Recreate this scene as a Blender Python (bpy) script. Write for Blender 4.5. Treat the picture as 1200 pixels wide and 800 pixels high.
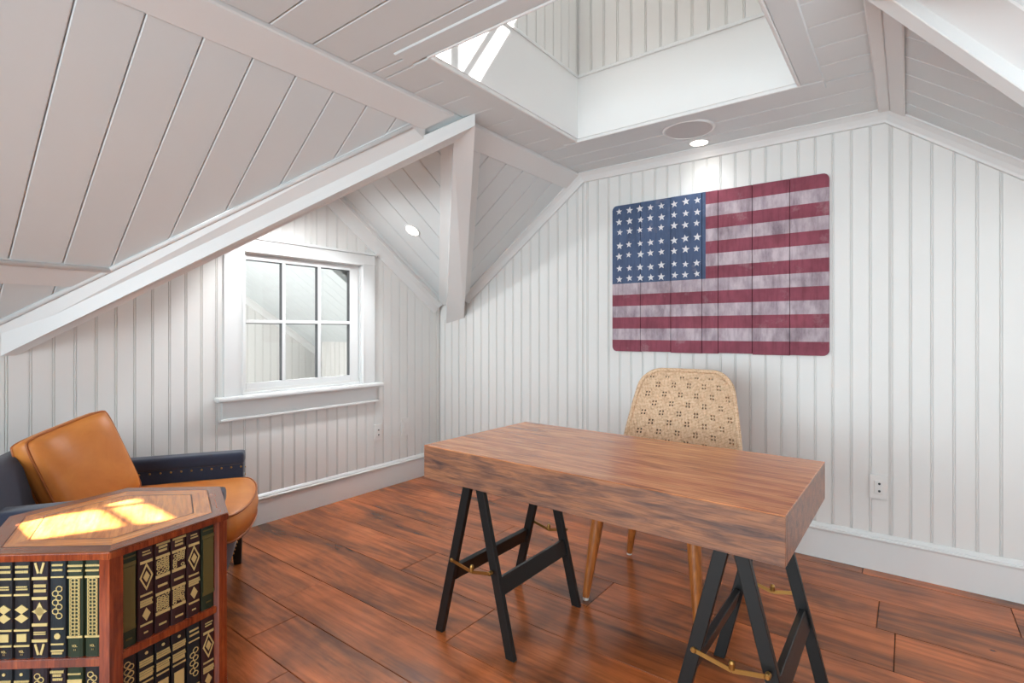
import bpy, bmesh, math, random
from math import sin, cos, tan, pi, radians, sqrt, atan2, hypot
from mathutils import Vector, Matrix

random.seed(7)
for o in list(bpy.data.objects):
    bpy.data.objects.remove(o, do_unlink=True)
SC = bpy.context.scene
COL = SC.collection

# ------------------------------------------------------------------ camera
FPX, CYPX, CAMH = 611.0, 388.0, 1.18
YAW = atan2(464, 611)
cam_d = bpy.data.cameras.new('camera')
cam_d.sensor_width = 36
cam_d.lens = FPX / 1200 * 36
cam_d.shift_y = (CYPX - 400) / 1200
cam_d.clip_start = 0.02
cam = bpy.data.objects.new('camera', cam_d)
COL.objects.link(cam)
cam.location = (0, 0, CAMH)
cam.rotation_euler = (pi / 2, 0, YAW)
SC.camera = cam

# ------------------------------------------------------------------ light
SC.view_settings.view_transform = 'Standard'
SC.view_settings.look = 'None'
SC.view_settings.gamma = 1
SC.view_settings.exposure = 0.30
SC.view_settings.use_curve_mapping = False
SC.cycles.use_denoising = True
SC.cycles.max_bounces = 10
SC.cycles.diffuse_bounces = 6
SC.cycles.caustics_reflective = False
SC.cycles.caustics_refractive = False
SC.cycles.sample_clamp_indirect = 6

world = bpy.data.worlds.new('sky')
SC.world = world
world.use_nodes = True
wn = world.node_tree.nodes
wn['Background'].inputs[0].default_value = (0.80, 0.90, 1.0, 1)
wn['Background'].inputs[1].default_value = 1.6

SUN_DIR = Vector((-0.314, -0.685, -1.0)).normalized()
sun_d = bpy.data.lights.new('sun', 'SUN')
sun_d.energy = 70
sun_d.angle = radians(0.55)
sun_d.color = (1.0, 0.98, 0.94)
sun = bpy.data.objects.new('sun', sun_d)
COL.objects.link(sun)
sun.rotation_euler = SUN_DIR.to_track_quat('-Z', 'Y').to_euler()
sun.location = (2, 5, 8)


def area(name, loc, direction, sx, sy, power, color=(1, 1, 1), spread=180):
    d = bpy.data.lights.new(name, 'AREA')
    d.shape = 'RECTANGLE'
    d.size, d.size_y = sx, sy
    d.energy = power
    d.color = color
    d.spread = radians(spread)
    o = bpy.data.objects.new(name, d)
    COL.objects.link(o)
    o.location = loc
    o.rotation_euler = Vector(direction).to_track_quat('-Z', 'Y').to_euler()
    return o


area('daylight_cupola', (-0.935, 2.0, 4.15), (0, 0, -1), 0.95, 0.95, 6.5, (0.88, 0.95, 1.0))
area('added_fill_back', (-0.95, -2.12, 1.2), (0, 1, -0.06), 2.8, 1.4, 38, (0.80, 0.94, 1.0), 105)  # added fill lamp behind the camera, brightens walls and floor
area('added_fill_dormer', (1.27, 1.93, 1.25), (-1, 0, 0.1), 0.74, 0.74, 9, (0.84, 0.94, 1.0))  # added fill lamp out of view in the opposite dormer
area('added_fill_next_room', (-3.75, 0.85, 1.3), (-0.6, 1, 0.1), 0.8, 1.2, 21, (1.0, 1.0, 1.0))  # added lamp, hidden beside the window to brighten the room beyond
area('added_fill_next_room', (-3.9, 1.5, 0.25), (-0.2, 0.5, 1), 1.0, 1.0, 7, (1.0, 1.0, 1.0))  # second added lamp near that room's floor, facing up


# ------------------------------------------------------------------ materials
def s2l(c):
    return tuple((v / 12.92 if v <= 0.04045 else ((v + 0.055) / 1.055) ** 2.4) for v in (x / 255 for x in c)) + (1,)


class N:
    def __init__(s, name):
        s.m = bpy.data.materials.new(name)
        s.m.use_nodes = True
        s.t = s.m.node_tree
        s.b = s.t.nodes['Principled BSDF']

    def n(s, typ, **kw):
        nd = s.t.nodes.new(typ)
        for k, v in kw.items():
            if k.startswith('i_'):
                key = k[2:]
                nd.inputs[int(key) if key.isdigit() else key].default_value = v
            else:
                setattr(nd, k, v)
        return nd

    def l(s, a, b):
        s.t.links.new(a, b)

    def ramp(s, fac, stops, interp='LINEAR'):
        r = s.n('ShaderNodeValToRGB')
        r.color_ramp.interpolation = interp
        e = r.color_ramp.elements
        while len(e) > 1:
            e.remove(e[-1])
        e[0].position, e[0].color = stops[0]
        for p, c in stops[1:]:
            q = e.new(p)
            q.color = c
        s.l(fac, r.inputs[0])
        return r.outputs[0]

    def mix(s, fac, a, b, mode='MIX'):
        m = s.n('ShaderNodeMix', data_type='RGBA', blend_type=mode)
        for sock, v in ((m.inputs[0], fac), (m.inputs[6], a), (m.inputs[7], b)):
            if hasattr(v, 'is_linked'):
                s.l(v, sock)
            else:
                sock.default_value = v
        return m.outputs[2]

    def math(s, op, a, b=0.0, c=0.0):
        m = s.n('ShaderNodeMath', operation=op)
        for sock, v in zip(m.inputs, (a, b, c)):
            if hasattr(v, 'is_linked'):
                s.l(v, sock)
            else:
                sock.default_value = v
        return m.outputs[0]

    def coords(s, kind='Object', scale=(1, 1, 1), rnd=0.0):
        tc = s.n('ShaderNodeTexCoord')
        out = tc.outputs[kind]
        if rnd:
            oi = s.n('ShaderNodeObjectInfo')
            v = s.n('ShaderNodeVectorMath', operation='SCALE')
            v.inputs[0].default_value = (rnd, rnd * 0.7, rnd * 1.3)
            s.l(oi.outputs['Random'], v.inputs['Scale'])
            a = s.n('ShaderNodeVectorMath', operation='ADD')
            s.l(out, a.inputs[0])
            s.l(v.outputs[0], a.inputs[1])
            out = a.outputs[0]
        mp = s.n('ShaderNodeMapping')
        mp.inputs['Scale'].default_value = scale
        s.l(out, mp.inputs['Vector'])
        return mp.outputs[0]

    def noise(s, vec, scale, detail=4, rough=0.55, dist=0.0):
        t = s.n('ShaderNodeTexNoise')
        t.inputs['Scale'].default_value = scale
        t.inputs['Detail'].default_value = detail
        t.inputs['Roughness'].default_value = rough
        t.inputs['Distortion'].default_value = dist
        s.l(vec, t.inputs['Vector'])
        return t.outputs[0]

    def bump(s, h, strength=0.2, dist=0.01):
        b = s.n('ShaderNodeBump')
        b.inputs['Strength'].default_value = strength
        b.inputs['Distance'].default_value = dist
        s.l(h, b.inputs['Height'])
        s.l(b.outputs[0], s.b.inputs['Normal'])

    def set(s, base=None, rough=None, metal=None, spec=None, coat=None):
        if base is not None:
            if hasattr(base, 'is_linked'):
                s.l(base, s.b.inputs['Base Color'])
            else:
                s.b.inputs['Base Color'].default_value = base
        if rough is not None:
            if hasattr(rough, 'is_linked'):
                s.l(rough, s.b.inputs['Roughness'])
            else:
                s.b.inputs['Roughness'].default_value = rough
        if metal is not None:
            s.b.inputs['Metallic'].default_value = metal
        if spec is not None:
            s.b.inputs['Specular IOR Level'].default_value = spec
        if coat is not None:
            s.b.inputs['Coat Weight'].default_value = coat
            s.b.inputs['Coat Roughness'].default_value = 0.12
        return s.m


def m_paint(name, col, rough=0.45):
    k = N(name)
    v = k.coords('Object', rnd=3.0)
    n1 = k.noise(v, 3.0, 3)
    c = k.mix(n1, s2l(tuple(x * 0.975 for x in col)), s2l(col))
    k.bump(k.noise(v, 60, 3), 0.04, 0.004)
    return k.set(c, rough, spec=0.4)


def m_wood(name, stops, axis=0, scale=1.0, rough=0.4, stretch=9.0, rnd=8.0, tint=0.0, coat=0.0, fine=True, bump=0.06, spec=0.5, knots=0.0):
    k = N(name)
    sc = [stretch * scale] * 3
    sc[axis] = scale
    v = k.coords('Object', tuple(sc), rnd=rnd)
    n1 = k.noise(v, 1.0, 6, 0.62, 0.9)
    col = k.ramp(n1, stops)
    if fine:
        sc2 = [x * 7 for x in sc]
        sc2[axis] = scale * 2.5
        v2 = k.coords('Object', tuple(sc2), rnd=rnd)
        n2 = k.noise(v2, 1.0, 4, 0.6, 0.3)
        f = k.ramp(n2, [(0.38, (0.55, 0.52, 0.52, 1)), (0.6, (1, 1, 1, 1))])
        col = k.mix(0.75, col, f, 'MULTIPLY')
        k.bump(n2, bump, 0.004)
    if knots:
        v3 = k.coords('Object', (1, 1, 1), rnd=rnd)
        n3 = k.noise(v3, 2.2, 4, 0.6, 0.4)
        f = k.ramp(n3, [(0.34, (0.34, 0.37, 0.42, 1)), (0.58, (1, 1, 1, 1))])
        col = k.mix(knots, col, f, 'MULTIPLY')
        vo = k.n('ShaderNodeTexVoronoi')
        vo.inputs['Scale'].default_value = 3.2
        k.l(k.coords('Object', (0.8, 1.4, 1), rnd=rnd), vo.inputs['Vector'])
        f = k.ramp(vo.outputs[0], [(0.018, (0.16, 0.12, 0.10, 1)), (0.034, (1, 1, 1, 1))])
        col = k.mix(1.0, col, f, 'MULTIPLY')
    if tint:
        oi = k.n('ShaderNodeObjectInfo')
        f = k.ramp(oi.outputs['Random'], [(0, (1 - tint, 1 - tint, 1 - tint, 1)), (1, (1 + tint * 0.5, 1 + tint * 0.4, 1 + tint * 0.35, 1))])
        col = k.mix(1.0, col, f, 'MULTIPLY')
    return k.set(col, rough, spec=spec, coat=coat)


M = {}
M['wall'] = m_paint('white_wall_paint', (224, 223, 220), 0.5)
M['ceil'] = m_paint('white_ceiling_paint', (214, 220, 221), 0.5)
M['trim'] = m_paint('white_semi_gloss_trim', (222, 223, 222), 0.34)
M['smooth'] = m_paint('white_smooth_panel', (230, 231, 230), 0.4)
M['floor'] = m_wood('reclaimed_floor_wood', [(0.28, s2l((100, 64, 44))), (0.42, s2l((158, 90, 50))), (0.56, s2l((200, 110, 58))), (0.75, s2l((214, 124, 68)))],
                    0, 1.1, 0.23, 5.5, 20.0, 0.16, fine=True, knots=0.68, spec=0.45)
M['floor_gap'] = N('dark_floor_gap').set(s2l((38, 22, 15)), 0.8)
M['desk'] = m_wood('lit_oiled_desk_veneer', [(0.30, s2l((150, 94, 62))), (0.46, s2l((196, 124, 80))), (0.58, s2l((216, 144, 94))), (0.75, s2l((224, 156, 106)))],
                   0, 3.2, 0.24, 9.0, 5.0, 0.0, spec=0.7)  # desk wood lightened: the top's light and reflection are in its colour
M['desk_face'] = m_wood('shaded_figured_apron_veneer', [(0.30, s2l((88, 70, 66))), (0.44, s2l((128, 92, 76))), (0.58, s2l((160, 110, 82))), (0.78, s2l((172, 118, 84)))],
                        0, 5.0, 0.34, 8.0, 9.0, 0.0, spec=0.5)  # same wood, own figure; shade of the upright faces darkens its colour
M['mahogany'] = m_wood('polished_mahogany', [(0.30, s2l((98, 36, 17))), (0.5, s2l((144, 60, 27))), (0.72, s2l((178, 88, 42)))], 2, 3.0, 0.22, 7.0, 4.0, 0.05, coat=0.5)
M['mahog_top'] = m_wood('walnut_border_veneer', [(0.30, s2l((100, 52, 28))), (0.5, s2l((134, 74, 42))), (0.72, s2l((158, 94, 56)))], 0, 4.0, 0.26, 6.0, 4.0, 0.05, coat=0.3)
M['inlay'] = m_wood('satinwood_inlay', [(0.30, s2l((186, 106, 44))), (0.5, s2l((210, 130, 60))), (0.72, s2l((226, 150, 78)))], 0, 3.0, 0.25, 5.0, 4.0, 0.03, coat=0.3)
M['inlay_line'] = N('ebony_stringing').set(s2l((92, 50, 28)), 0.4)
M['black'] = m_paint('black_painted_wood', (26, 27, 27), 0.38)
M['chairleg'] = m_wood('honey_oak_leg', [(0.3, s2l((140, 78, 34))), (0.5, s2l((176, 104, 48))), (0.72, s2l((200, 128, 66)))], 2, 3.0, 0.35, 8.0, 5.0, 0.05)
M['glide'] = N('white_plastic').set(s2l((225, 222, 215)), 0.4)
M['brass'] = N('aged_brass').set(s2l((176, 132, 72)), 0.35, metal=0.9)
M['gold'] = N('gold_leaf').set(s2l((214, 190, 128)), 0.42, metal=0.25)
M['olivegold'] = N('dull_gold_leaf').set(s2l((100, 88, 44)), 0.5, metal=0.25)
M['plastic'] = N('white_wall_plate').set(s2l((222, 221, 218)), 0.35)
M['dark'] = N('dark_socket').set(s2l((40, 40, 42)), 0.6)
M['pane_edge'] = N('dark_pane_edge').set(s2l((70, 72, 74)), 0.6)  # dark strips along one side and the top of each pane


def m_glass():
    k = N('window_glass')
    out = k.t.nodes['Material Output']
    tr = k.n('ShaderNodeBsdfTransparent')
    gl = k.n('ShaderNodeBsdfGlossy')
    gl.inputs['Roughness'].default_value = 0.02
    lw = k.n('ShaderNodeLayerWeight')
    lw.inputs['Blend'].default_value = 0.5
    fac = k.math('ADD', k.math('MULTIPLY', k.math('POWER', lw.outputs['Facing'], 4.0), 0.6), 0.035)
    mx = k.n('ShaderNodeMixShader')
    k.l(fac, mx.inputs[0])
    k.l(tr.outputs[0], mx.inputs[1])
    k.l(gl.outputs[0], mx.inputs[2])
    k.l(mx.outputs[0], out.inputs['Surface'])
    return k.m


M['glass'] = m_glass()


def m_emit(name, col, strength):
    k = N(name)
    k.b.inputs['Emission Color'].default_value = col
    k.b.inputs['Emission Strength'].default_value = strength
    return k.set((1, 1, 1, 1), 0.4)


M['lamp'] = m_emit('lit_lamp_lens', (1, 0.93, 0.82, 1), 9)


def m_leather(name, a, b):
    k = N(name)
    v = k.coords('Object')
    n = k.noise(v, 5.0, 5, 0.6, 0.5)
    c = k.ramp(n, [(0.3, s2l(a)), (0.7, s2l(b))])
    vo = k.n('ShaderNodeTexVoronoi')
    vo.inputs['Scale'].default_value = 260
    k.l(v, vo.inputs['Vector'])
    k.bump(vo.outputs[0], 0.06, 0.002)
    return k.set(c, 0.42, spec=0.4)


M['leather'] = m_leather('tan_leather', (184, 106, 42), (206, 130, 60))
M['piping'] = m_leather('tan_leather_piping', (148, 80, 32), (170, 96, 44))


def m_fabric(name, a, b):
    k = N(name)
    v = k.coords('Object', (420, 420, 420))
    n = k.noise(v, 1.0, 2)
    c = k.mix(n, s2l(a), s2l(b))
    k.bump(n, 0.15, 0.002)
    k.b.inputs['Sheen Weight'].default_value = 0.25
    return k.set(c, 0.85, spec=0.2)


M['navy'] = m_fabric('navy_linen', (34, 38, 52), (56, 62, 80))


def m_rattan():
    k = N('woven_rattan')
    v = k.coords('Object', (1, 1, 1))
    w = k.n('ShaderNodeTexWave', wave_type='BANDS', bands_direction='Z')
    w.inputs['Scale'].default_value = 55
    w.inputs['Distortion'].default_value = 1.5
    k.l(v, w.inputs['Vector'])
    w2 = k.n('ShaderNodeTexWave', wave_type='BANDS', bands_direction='X')
    w2.inputs['Scale'].default_value = 55
    w2.inputs['Distortion'].default_value = 1.5
    k.l(v, w2.inputs['Vector'])
    h = k.math('MULTIPLY', w.outputs[1], w2.outputs[1])
    n = k.noise(v, 90, 4)
    f = k.math('ADD', k.math('MULTIPLY', h, 0.45), k.math('MULTIPLY', n, 0.6))
    c = k.ramp(f, [(0.16, s2l((140, 100, 74))), (0.34, s2l((204, 166, 130))), (0.7, s2l((238, 214, 186)))])
    k.bump(h, 0.5, 0.003)
    return k.set(c, 0.6, spec=0.3)


M['rattan'] = m_rattan()
M['rattan_shade'] = m_wood('shade_dark_rattan', [(0.3, s2l((60, 40, 28))), (0.7, s2l((92, 64, 44)))], 0, 30, 0.7)  # rattan darkened to paint the shade seen through the back's holes


def m_flag(W, Hh):
    k = N('weathered_painted_boards')
    tc = k.n('ShaderNodeTexCoord')
    sp = k.n('ShaderNodeSeparateXYZ')
    k.l(tc.outputs['Object'], sp.inputs[0])
    x, z = sp.outputs[0], sp.outputs[2]
    t = k.math('MULTIPLY', k.math('DIVIDE', z, Hh), 13.0)
    par = k.math('MODULO', k.math('FLOOR', t), 2.0)          # 0 = red
    canton = k.math('MULTIPLY', k.math('LESS_THAN', x, W * 0.491), k.math('GREATER_THAN', t, 6.0))
    v = k.coords('Object', (1, 1, 1))
    oi = k.n('ShaderNodeObjectInfo')
    big = k.noise(v, 3.0, 5, 0.6)
    sv = k.coords('Object', (60, 60, 7))
    grain = k.noise(sv, 1.0, 4, 0.65)
    red = k.mix(big, s2l((112, 54, 70)), s2l((156, 82, 96)))
    wht = k.ramp(k.noise(k.coords('Object', (16, 16, 6)), 1.0, 5, 0.65), [(0.3, s2l((140, 124, 134))), (0.6, s2l((192, 178, 185)))])
    blu = k.mix(big, s2l((66, 76, 100)), s2l((84, 104, 138)))
    c = k.mix(par, red, wht)
    c = k.mix(canton, c, blu)
    g = k.ramp(grain, [(0.3, (0.70, 0.68, 0.68, 1)), (0.55, (1, 1, 1, 1))])
    c = k.mix(0.7, c, g, 'MULTIPLY')
    grime = k.ramp(k.noise(v, 4.5, 5, 0.65), [(0.36, (0.72, 0.70, 0.70, 1)), (0.56, (1, 1, 1, 1))])
    c = k.mix(0.8, c, grime, 'MULTIPLY')
    wear = k.ramp(k.noise(v, 7.0, 6, 0.7), [(0.58, (0, 0, 0, 1)), (0.72, (0.35, 0.35, 0.35, 1))])
    c = k.mix(wear, c, s2l((176, 156, 158)))
    k.bump(grain, 0.2, 0.003)
    return k.set(c, 0.7, spec=0.25)


# ------------------------------------------------------------------ geometry helpers
def link(name, mesh, mat=None, parent=None, loc=None):
    o = bpy.data.objects.new(name, mesh)
    COL.objects.link(o)
    if mat is not None and not mesh.materials:
        mesh.materials.append(mat)
    if parent is not None:
        o.parent = parent
    if loc is not None:
        o.location = loc
    return o


def mesh_from_bm(name, bm, smooth=False, recalc=True):
    if recalc:
        bmesh.ops.recalc_face_normals(bm, faces=bm.faces[:])
    me = bpy.data.meshes.new(name)
    bm.to_mesh(me)
    bm.free()
    if smooth:
        me.polygons.foreach_set('use_smooth', [True] * len(me.polygons))
    return me


def obj(name, bm, mat, parent=None, loc=None, smooth=False, angle=None):
    me = mesh_from_bm(name, bm, smooth)
    if angle is not None:
        me.polygons.foreach_set('use_smooth', [True] * len(me.polygons))
        try:
            me.set_sharp_from_angle(angle=radians(angle))
        except Exception:
            pass
    return link(name, me, mat, parent, loc)


def empty(name, loc=(0, 0, 0), rz=0.0, label=None, cat=None, group=None, kind=None):
    o = bpy.data.objects.new(name, None)
    o.empty_display_size = 0.1
    COL.objects.link(o)
    o.location = loc
    o.rotation_euler = (0, 0, rz)
    tag(o, label, cat, group, kind)
    return o


def tag(o, label=None, cat=None, group=None, kind=None):
    if label:
        o['label'] = label
    if cat:
        o['category'] = cat
    if group:
        o['group'] = group
    if kind:
        o['kind'] = kind
    return o


def add_box(bm, lo, hi, mat=None, bev=0.0, seg=2):
    vs = [bm.verts.new((x, y, z)) for x in (lo[0], hi[0]) for y in (lo[1], hi[1]) for z in (lo[2], hi[2])]
    idx = [(0, 1, 3, 2), (4, 6, 7, 5), (0, 4, 5, 1), (2, 3, 7, 6), (0, 2, 6, 4), (1, 5, 7, 3)]
    fs = [bm.faces.new([vs[i] for i in f]) for f in idx]
    if bev:
        es = list({e for f in fs for e in f.edges})
        bmesh.ops.bevel(bm, geom=es, offset=bev, segments=seg, affect='EDGES', profile=0.6)
    if mat is not None:
        bmesh.ops.transform(bm, matrix=mat, verts=vs)
    return vs


def box(lo, hi, bev=0.0, seg=2):
    bm = bmesh.new()
    add_box(bm, lo, hi, None, bev, seg)
    return bm


def beam(bm, a, b, w, t, up=(0, 0, 1), bev=0.0):
    """rectangular bar from a to b, w across 'side', t along 'up'-ish"""
    a, b = Vector(a), Vector(b)
    d = (b - a)
    L = d.length
    d.normalize()
    s = d.cross(Vector(up)).normalized()
    u = s.cross(d)
    mat = Matrix((s, d, u)).transposed().to_4x4()
    mat.translation = a
    n0 = len(bm.verts)
    tmp = bmesh.new()
    add_box(tmp, (-w / 2, 0, -t / 2), (w / 2, L, t / 2), None, bev)
    bmesh.ops.transform(tmp, matrix=mat, verts=tmp.verts[:])
    me = bpy.data.meshes.new('tmp')
    tmp.to_mesh(me)
    tmp.free()
    bm.from_mesh(me)
    bpy.data.meshes.remove(me)


def tube(bm, pts, r, seg=8, closed=False, caps=True, rad=None):
    pts = [Vector(p) for p in pts]
    n = len(pts)
    rings = []
    prev_u = None
    for i, p in enumerate(pts):
        if closed:
            t = pts[(i + 1) % n] - pts[i - 1]
        else:
            t = pts[min(i + 1, n - 1)] - pts[max(i - 1, 0)]
        t.normalize()
        if prev_u is None:
            ref = Vector((0, 0, 1)) if abs(t.z) < 0.9 else Vector((1, 0, 0))
            u = t.cross(ref).normalized()
        else:
            u = (prev_u - t * prev_u.dot(t)).normalized()
        prev_u = u
        w = t.cross(u)
        rr = rad[i] if rad else r
        rings.append([bm.verts.new(p + u * (rr * cos(2 * pi * k / seg)) + w * (rr * sin(2 * pi * k / seg))) for k in range(seg)])
    m = n if closed else n - 1
    for i in range(m):
        A, B = rings[i], rings[(i + 1) % n]
        for k in range(seg):
            bm.faces.new((A[k], A[(k + 1) % seg], B[(k + 1) % seg], B[k]))
    if caps and not closed:
        bm.faces.new(rings[0][::-1])
        bm.faces.new(rings[-1])


def lathe(bm, prof, seg=24, mat=None):
    """prof: list of (r, z)"""
    rings = []
    new = []
    for r, z in prof:
        if r < 1e-6:
            v = bm.verts.new((0, 0, z))
            rings.append([v])
            new.append(v)
        else:
            ring = [bm.verts.new((r * cos(2 * pi * k / seg), r * sin(2 * pi * k / seg), z)) for k in range(seg)]
            rings.append(ring)
            new += ring
    for A, B in zip(rings, rings[1:]):
        if len(A) == 1 and len(B) == 1:
            continue
        for k in range(seg):
            k2 = (k + 1) % seg
            if len(A) == 1:
                bm.faces.new((A[0], B[k], B[k2]))
            elif len(B) == 1:
                bm.faces.new((A[k], A[k2], B[0]))
            else:
                bm.faces.new((A[k], A[k2], B[k2], B[k]))
    if mat is not None:
        bmesh.ops.transform(bm, matrix=mat, verts=new)


def prism(bm, poly, fn0, fn1):
    """poly of 2d points; fn0/fn1 map a 2d point to 3d for the two caps"""
    A = [bm.verts.new(fn0(p)) for p in poly]
    B = [bm.verts.new(fn1(p)) for p in poly]
    n = len(poly)
    bm.faces.new(A)
    bm.faces.new(B[::-1])
    for i in range(n):
        bm.faces.new((A[i], B[i], B[(i + 1) % n], A[(i + 1) % n]))


def clip(poly, a, b, c):
    """keep a*x+b*y+c >= 0"""
    out = []
    n = len(poly)
    for i in range(n):
        p, q = poly[i], poly[(i + 1) % n]
        dp, dq = a * p[0] + b * p[1] + c, a * q[0] + b * q[1] + c
        if dp >= 0:
            out.append(p)
        if (dp > 1e-9 and dq < -1e-9) or (dp < -1e-9 and dq > 1e-9):
            t = dp / (dp - dq)
            out.append((p[0] + (q[0] - p[0]) * t, p[1] + (q[1] - p[1]) * t))
    res = []
    for p in out:
        if not res or hypot(p[0] - res[-1][0], p[1] - res[-1][1]) > 1e-5:
            res.append(p)
    if len(res) > 1 and hypot(res[0][0] - res[-1][0], res[0][1] - res[-1][1]) < 1e-5:
        res.pop()
    return res if len(res) >= 3 else []


def parea(poly):
    return sum(poly[i][0] * poly[(i + 1) % len(poly)][1] - poly[(i + 1) % len(poly)][0] * poly[i][1] for i in range(len(poly))) / 2


def inset(poly, d):
    if parea(poly) < 0:
        poly = poly[::-1]
    res = poly
    n = len(poly)
    for i in range(n):
        p, q = poly[i], poly[(i + 1) % n]
        ex, ey = q[0] - p[0], q[1] - p[1]
        L = hypot(ex, ey)
        if L < 1e-6:
            continue
        nx, ny = -ey / L, ex / L
        res = clip(res, nx, ny, -(nx * p[0] + ny * p[1]) - d)
        if not res:
            return []
    return res


def rect(x0, x1, y0, y1):
    return [(x0, y0), (x1, y0), (x1, y1), (x0, y1)]


def slab(name, poly, zf, lo, hi, mat, parent, bev=0.0, mir=False, kind=None):
    """convex plan polygon laid on the plane z=zf(x,y): visible face lo below it, back hi above it"""
    if not poly:
        return None
    if parea(poly) < 0:
        poly = poly[::-1]
    inner = inset(poly, bev) if bev else poly
    if len(inner) != len(poly):
        inner = poly
        bev = 0
    bm = bmesh.new()

    def P(p, dz):
        x = 2 * MX - p[0] if mir else p[0]
        return (x, p[1], zf(p[0], p[1]) + dz)
    R = [[bm.verts.new(P(p, hi)) for p in poly]]
    if bev:
        R.append([bm.verts.new(P(p, -lo + min(bev, lo))) for p in poly])
    R.append([bm.verts.new(P(p, -lo)) for p in inner])
    n = len(poly)
    bm.faces.new(R[0])
    bm.faces.new(R[-1][::-1])
    for A, B in zip(R, R[1:]):
        for i in range(n):
            bm.faces.new((A[i], B[i], B[(i + 1) % n], A[(i + 1) % n]))
    o = obj(name, bm, mat, parent)
    if kind:
        o['kind'] = kind
    return o


def moulding(name, a, b, out, down, prof, mat, parent):
    """sweep prof [(along out, along down)] from a to b"""
    a, b, out, down = Vector(a), Vector(b), Vector(out), Vector(down)
    bm = bmesh.new()
    prism(bm, prof, lambda p: a + out * p[0] + down * p[1], lambda p: b + out * p[0] + down * p[1])
    return obj(name, bm, mat, parent)


# ------------------------------------------------------------------ room dimensions
XA, YB, YK = -3.165, 3.15, -2.2          # window wall, flag wall, wall behind the camera
ZC, SL, SD = 2.262, 0.75, 0.70                      # flat ceiling, roof pitch
XR, YR = -1.785, 1.95                    # ceiling break line, dormer ridge
MX = -0.9275                              # the roof is symmetric about this x
XB = 2 * MX - XA                          # right knee wall
PW = 0.167                                # ceiling plank width
BP = 0.0797                               # beadboard pitch
SK = (-1.485, -0.385, 1.43, 2.566)        # light shaft opening
zmain = lambda x, y: ZC - SL * (XR - x)
zdorm = lambda x, y: ZC - SD * abs(y - YR)
zflat = lambda x, y: ZC
KV = SL / SD                               # valley slope in plan
YVL = YR - KV * (XR - XA)                  # left valley meets the window wall here
XVR = XR - (YB - YR) / KV                  # right valley meets the flag wall here
ZK = zmain(XA, 0)                         # knee wall height


def gable_top(y):
    """top of the window wall at y"""
    return max(ZK, ZC - SD * abs(y - YR))


# ------------------------------------------------------------------ floor
floor = tag(obj('floor', box((XA - 0.1, YK - 0.1, -0.08), (XB + 0.1, YB + 0.1, -0.012)), M['floor_gap']), 'reddish brown reclaimed wide plank floor', kind='structure')
ys = [-2.2, -1.93, -1.62, -1.36, -1.05, -0.80, -0.52, -0.26, 0.02, 0.24, 0.47, 0.72, 0.975, 1.19, 1.42, 1.72, 1.975, 2.24, 2.53, 2.79, 3.06, 3.15]
ends = {0.72: [-1.715, 0.2], 0.975: [-2.02, -0.35], 1.19: [-2.2, -0.6], 1.42: [-1.4, 0.45], 1.72: [-2.0, 0.1], 1.975: [-1.1], 2.24: [-1.9, -0.04], 2.53: [-0.10], 2.79: [-2.3, 0.35]}
rf = random.Random(11)
for y0, y1 in zip(ys, ys[1:]):
    e = ends.get(y0, [rf.uniform(-2.6, -1.6), rf.uniform(-0.9, 0.3)])
    xs = [XA] + e + [XB]
    for x0, x1 in zip(xs, xs[1:]):
        g = 0.0012
        h = rf.uniform(-0.0012, 0.0)
        bm = box((x0 + g, y0 + g, -0.022), (x1 - g, y1 - g, h), 0.0015, 1)
        bmesh.ops.translate(bm, verts=bm.verts[:], vec=(-(x0 + x1) / 2, -(y0 + y1) / 2, 0))
        obj('floor_plank', bm, M['floor'], floor, ((x0 + x1) / 2, (y0 + y1) / 2, 0))

# ------------------------------------------------------------------ beadboard walls
BEAD = [(0.0, 0.012), (0.0, 0.005), (0.0022, 0.005), (0.0034, 0.0015), (0.006, 0.0), (0.0086, 0.0015), (0.0098, 0.005), (0.0116, 0.005), (0.0128, 0.0)]


def bead_plank(put, w0, w1, zb, zt, parent, mat):
    """put(w, depth, z) -> world; depth goes into the wall; zb/zt may be functions of w"""
    prof = [(w0 + a, d) for a, d in BEAD if w0 + a < w1 - 0.002] + [(w1, 0.0), (w1, 0.012)]
    brk = []
    bm = bmesh.new()
    f = lambda q, w: q(w) if callable(q) else q
    B = [bm.verts.new(put(w, d, f(zb, w))) for w, d in prof]
    T = [bm.verts.new(put(w, d, f(zt, w))) for w, d in prof]
    for i in range(len(prof) - 1):
        bm.faces.new((B[i], B[i + 1], T[i + 1], T[i]))
    bm.faces.new((B[-1], B[0], T[0], T[-1]))
    bm.faces.new(T)
    bm.faces.new(B[::-1])
    return obj('beadboard_plank', bm, mat, parent)


# window wall (left)
WIN = (1.40, 2.46, 0.80, 1.745)            # hole in the planks
HOLE = (1.50, 2.36, 0.83, 1.665)           # hole in the structure
bm = bmesh.new()
xo, xi = XA - 0.14, XA - 0.011
for poly in ([(YK, 0), (YB + .1, 0), (YB + .1, HOLE[2]), (YK, HOLE[2])],
             [(YK, HOLE[2]), (HOLE[0], HOLE[2]), (HOLE[0], HOLE[3]), (YK, HOLE[3])],
             [(HOLE[1], HOLE[2]), (YB + .1, HOLE[2]), (YB + .1, HOLE[3]), (HOLE[1], HOLE[3])],
             [(YK, HOLE[3]), (YB + .1, HOLE[3]), (YB + .1, 2.4), (YK, 2.4)]):
    prism(bm, poly, lambda p: (xo, p[0], p[1]), lambda p: (xi, p[0], p[1]))
wall_left = tag(obj('wall_left', bm, M['wall']), 'white beadboard wall with the small window', kind='structure')
k0 = int(math.floor((-1.0 - 0.476) / BP))
w = 0.476 + k0 * BP
putA = lambda w, d, z: (XA - d, w, z)
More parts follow.
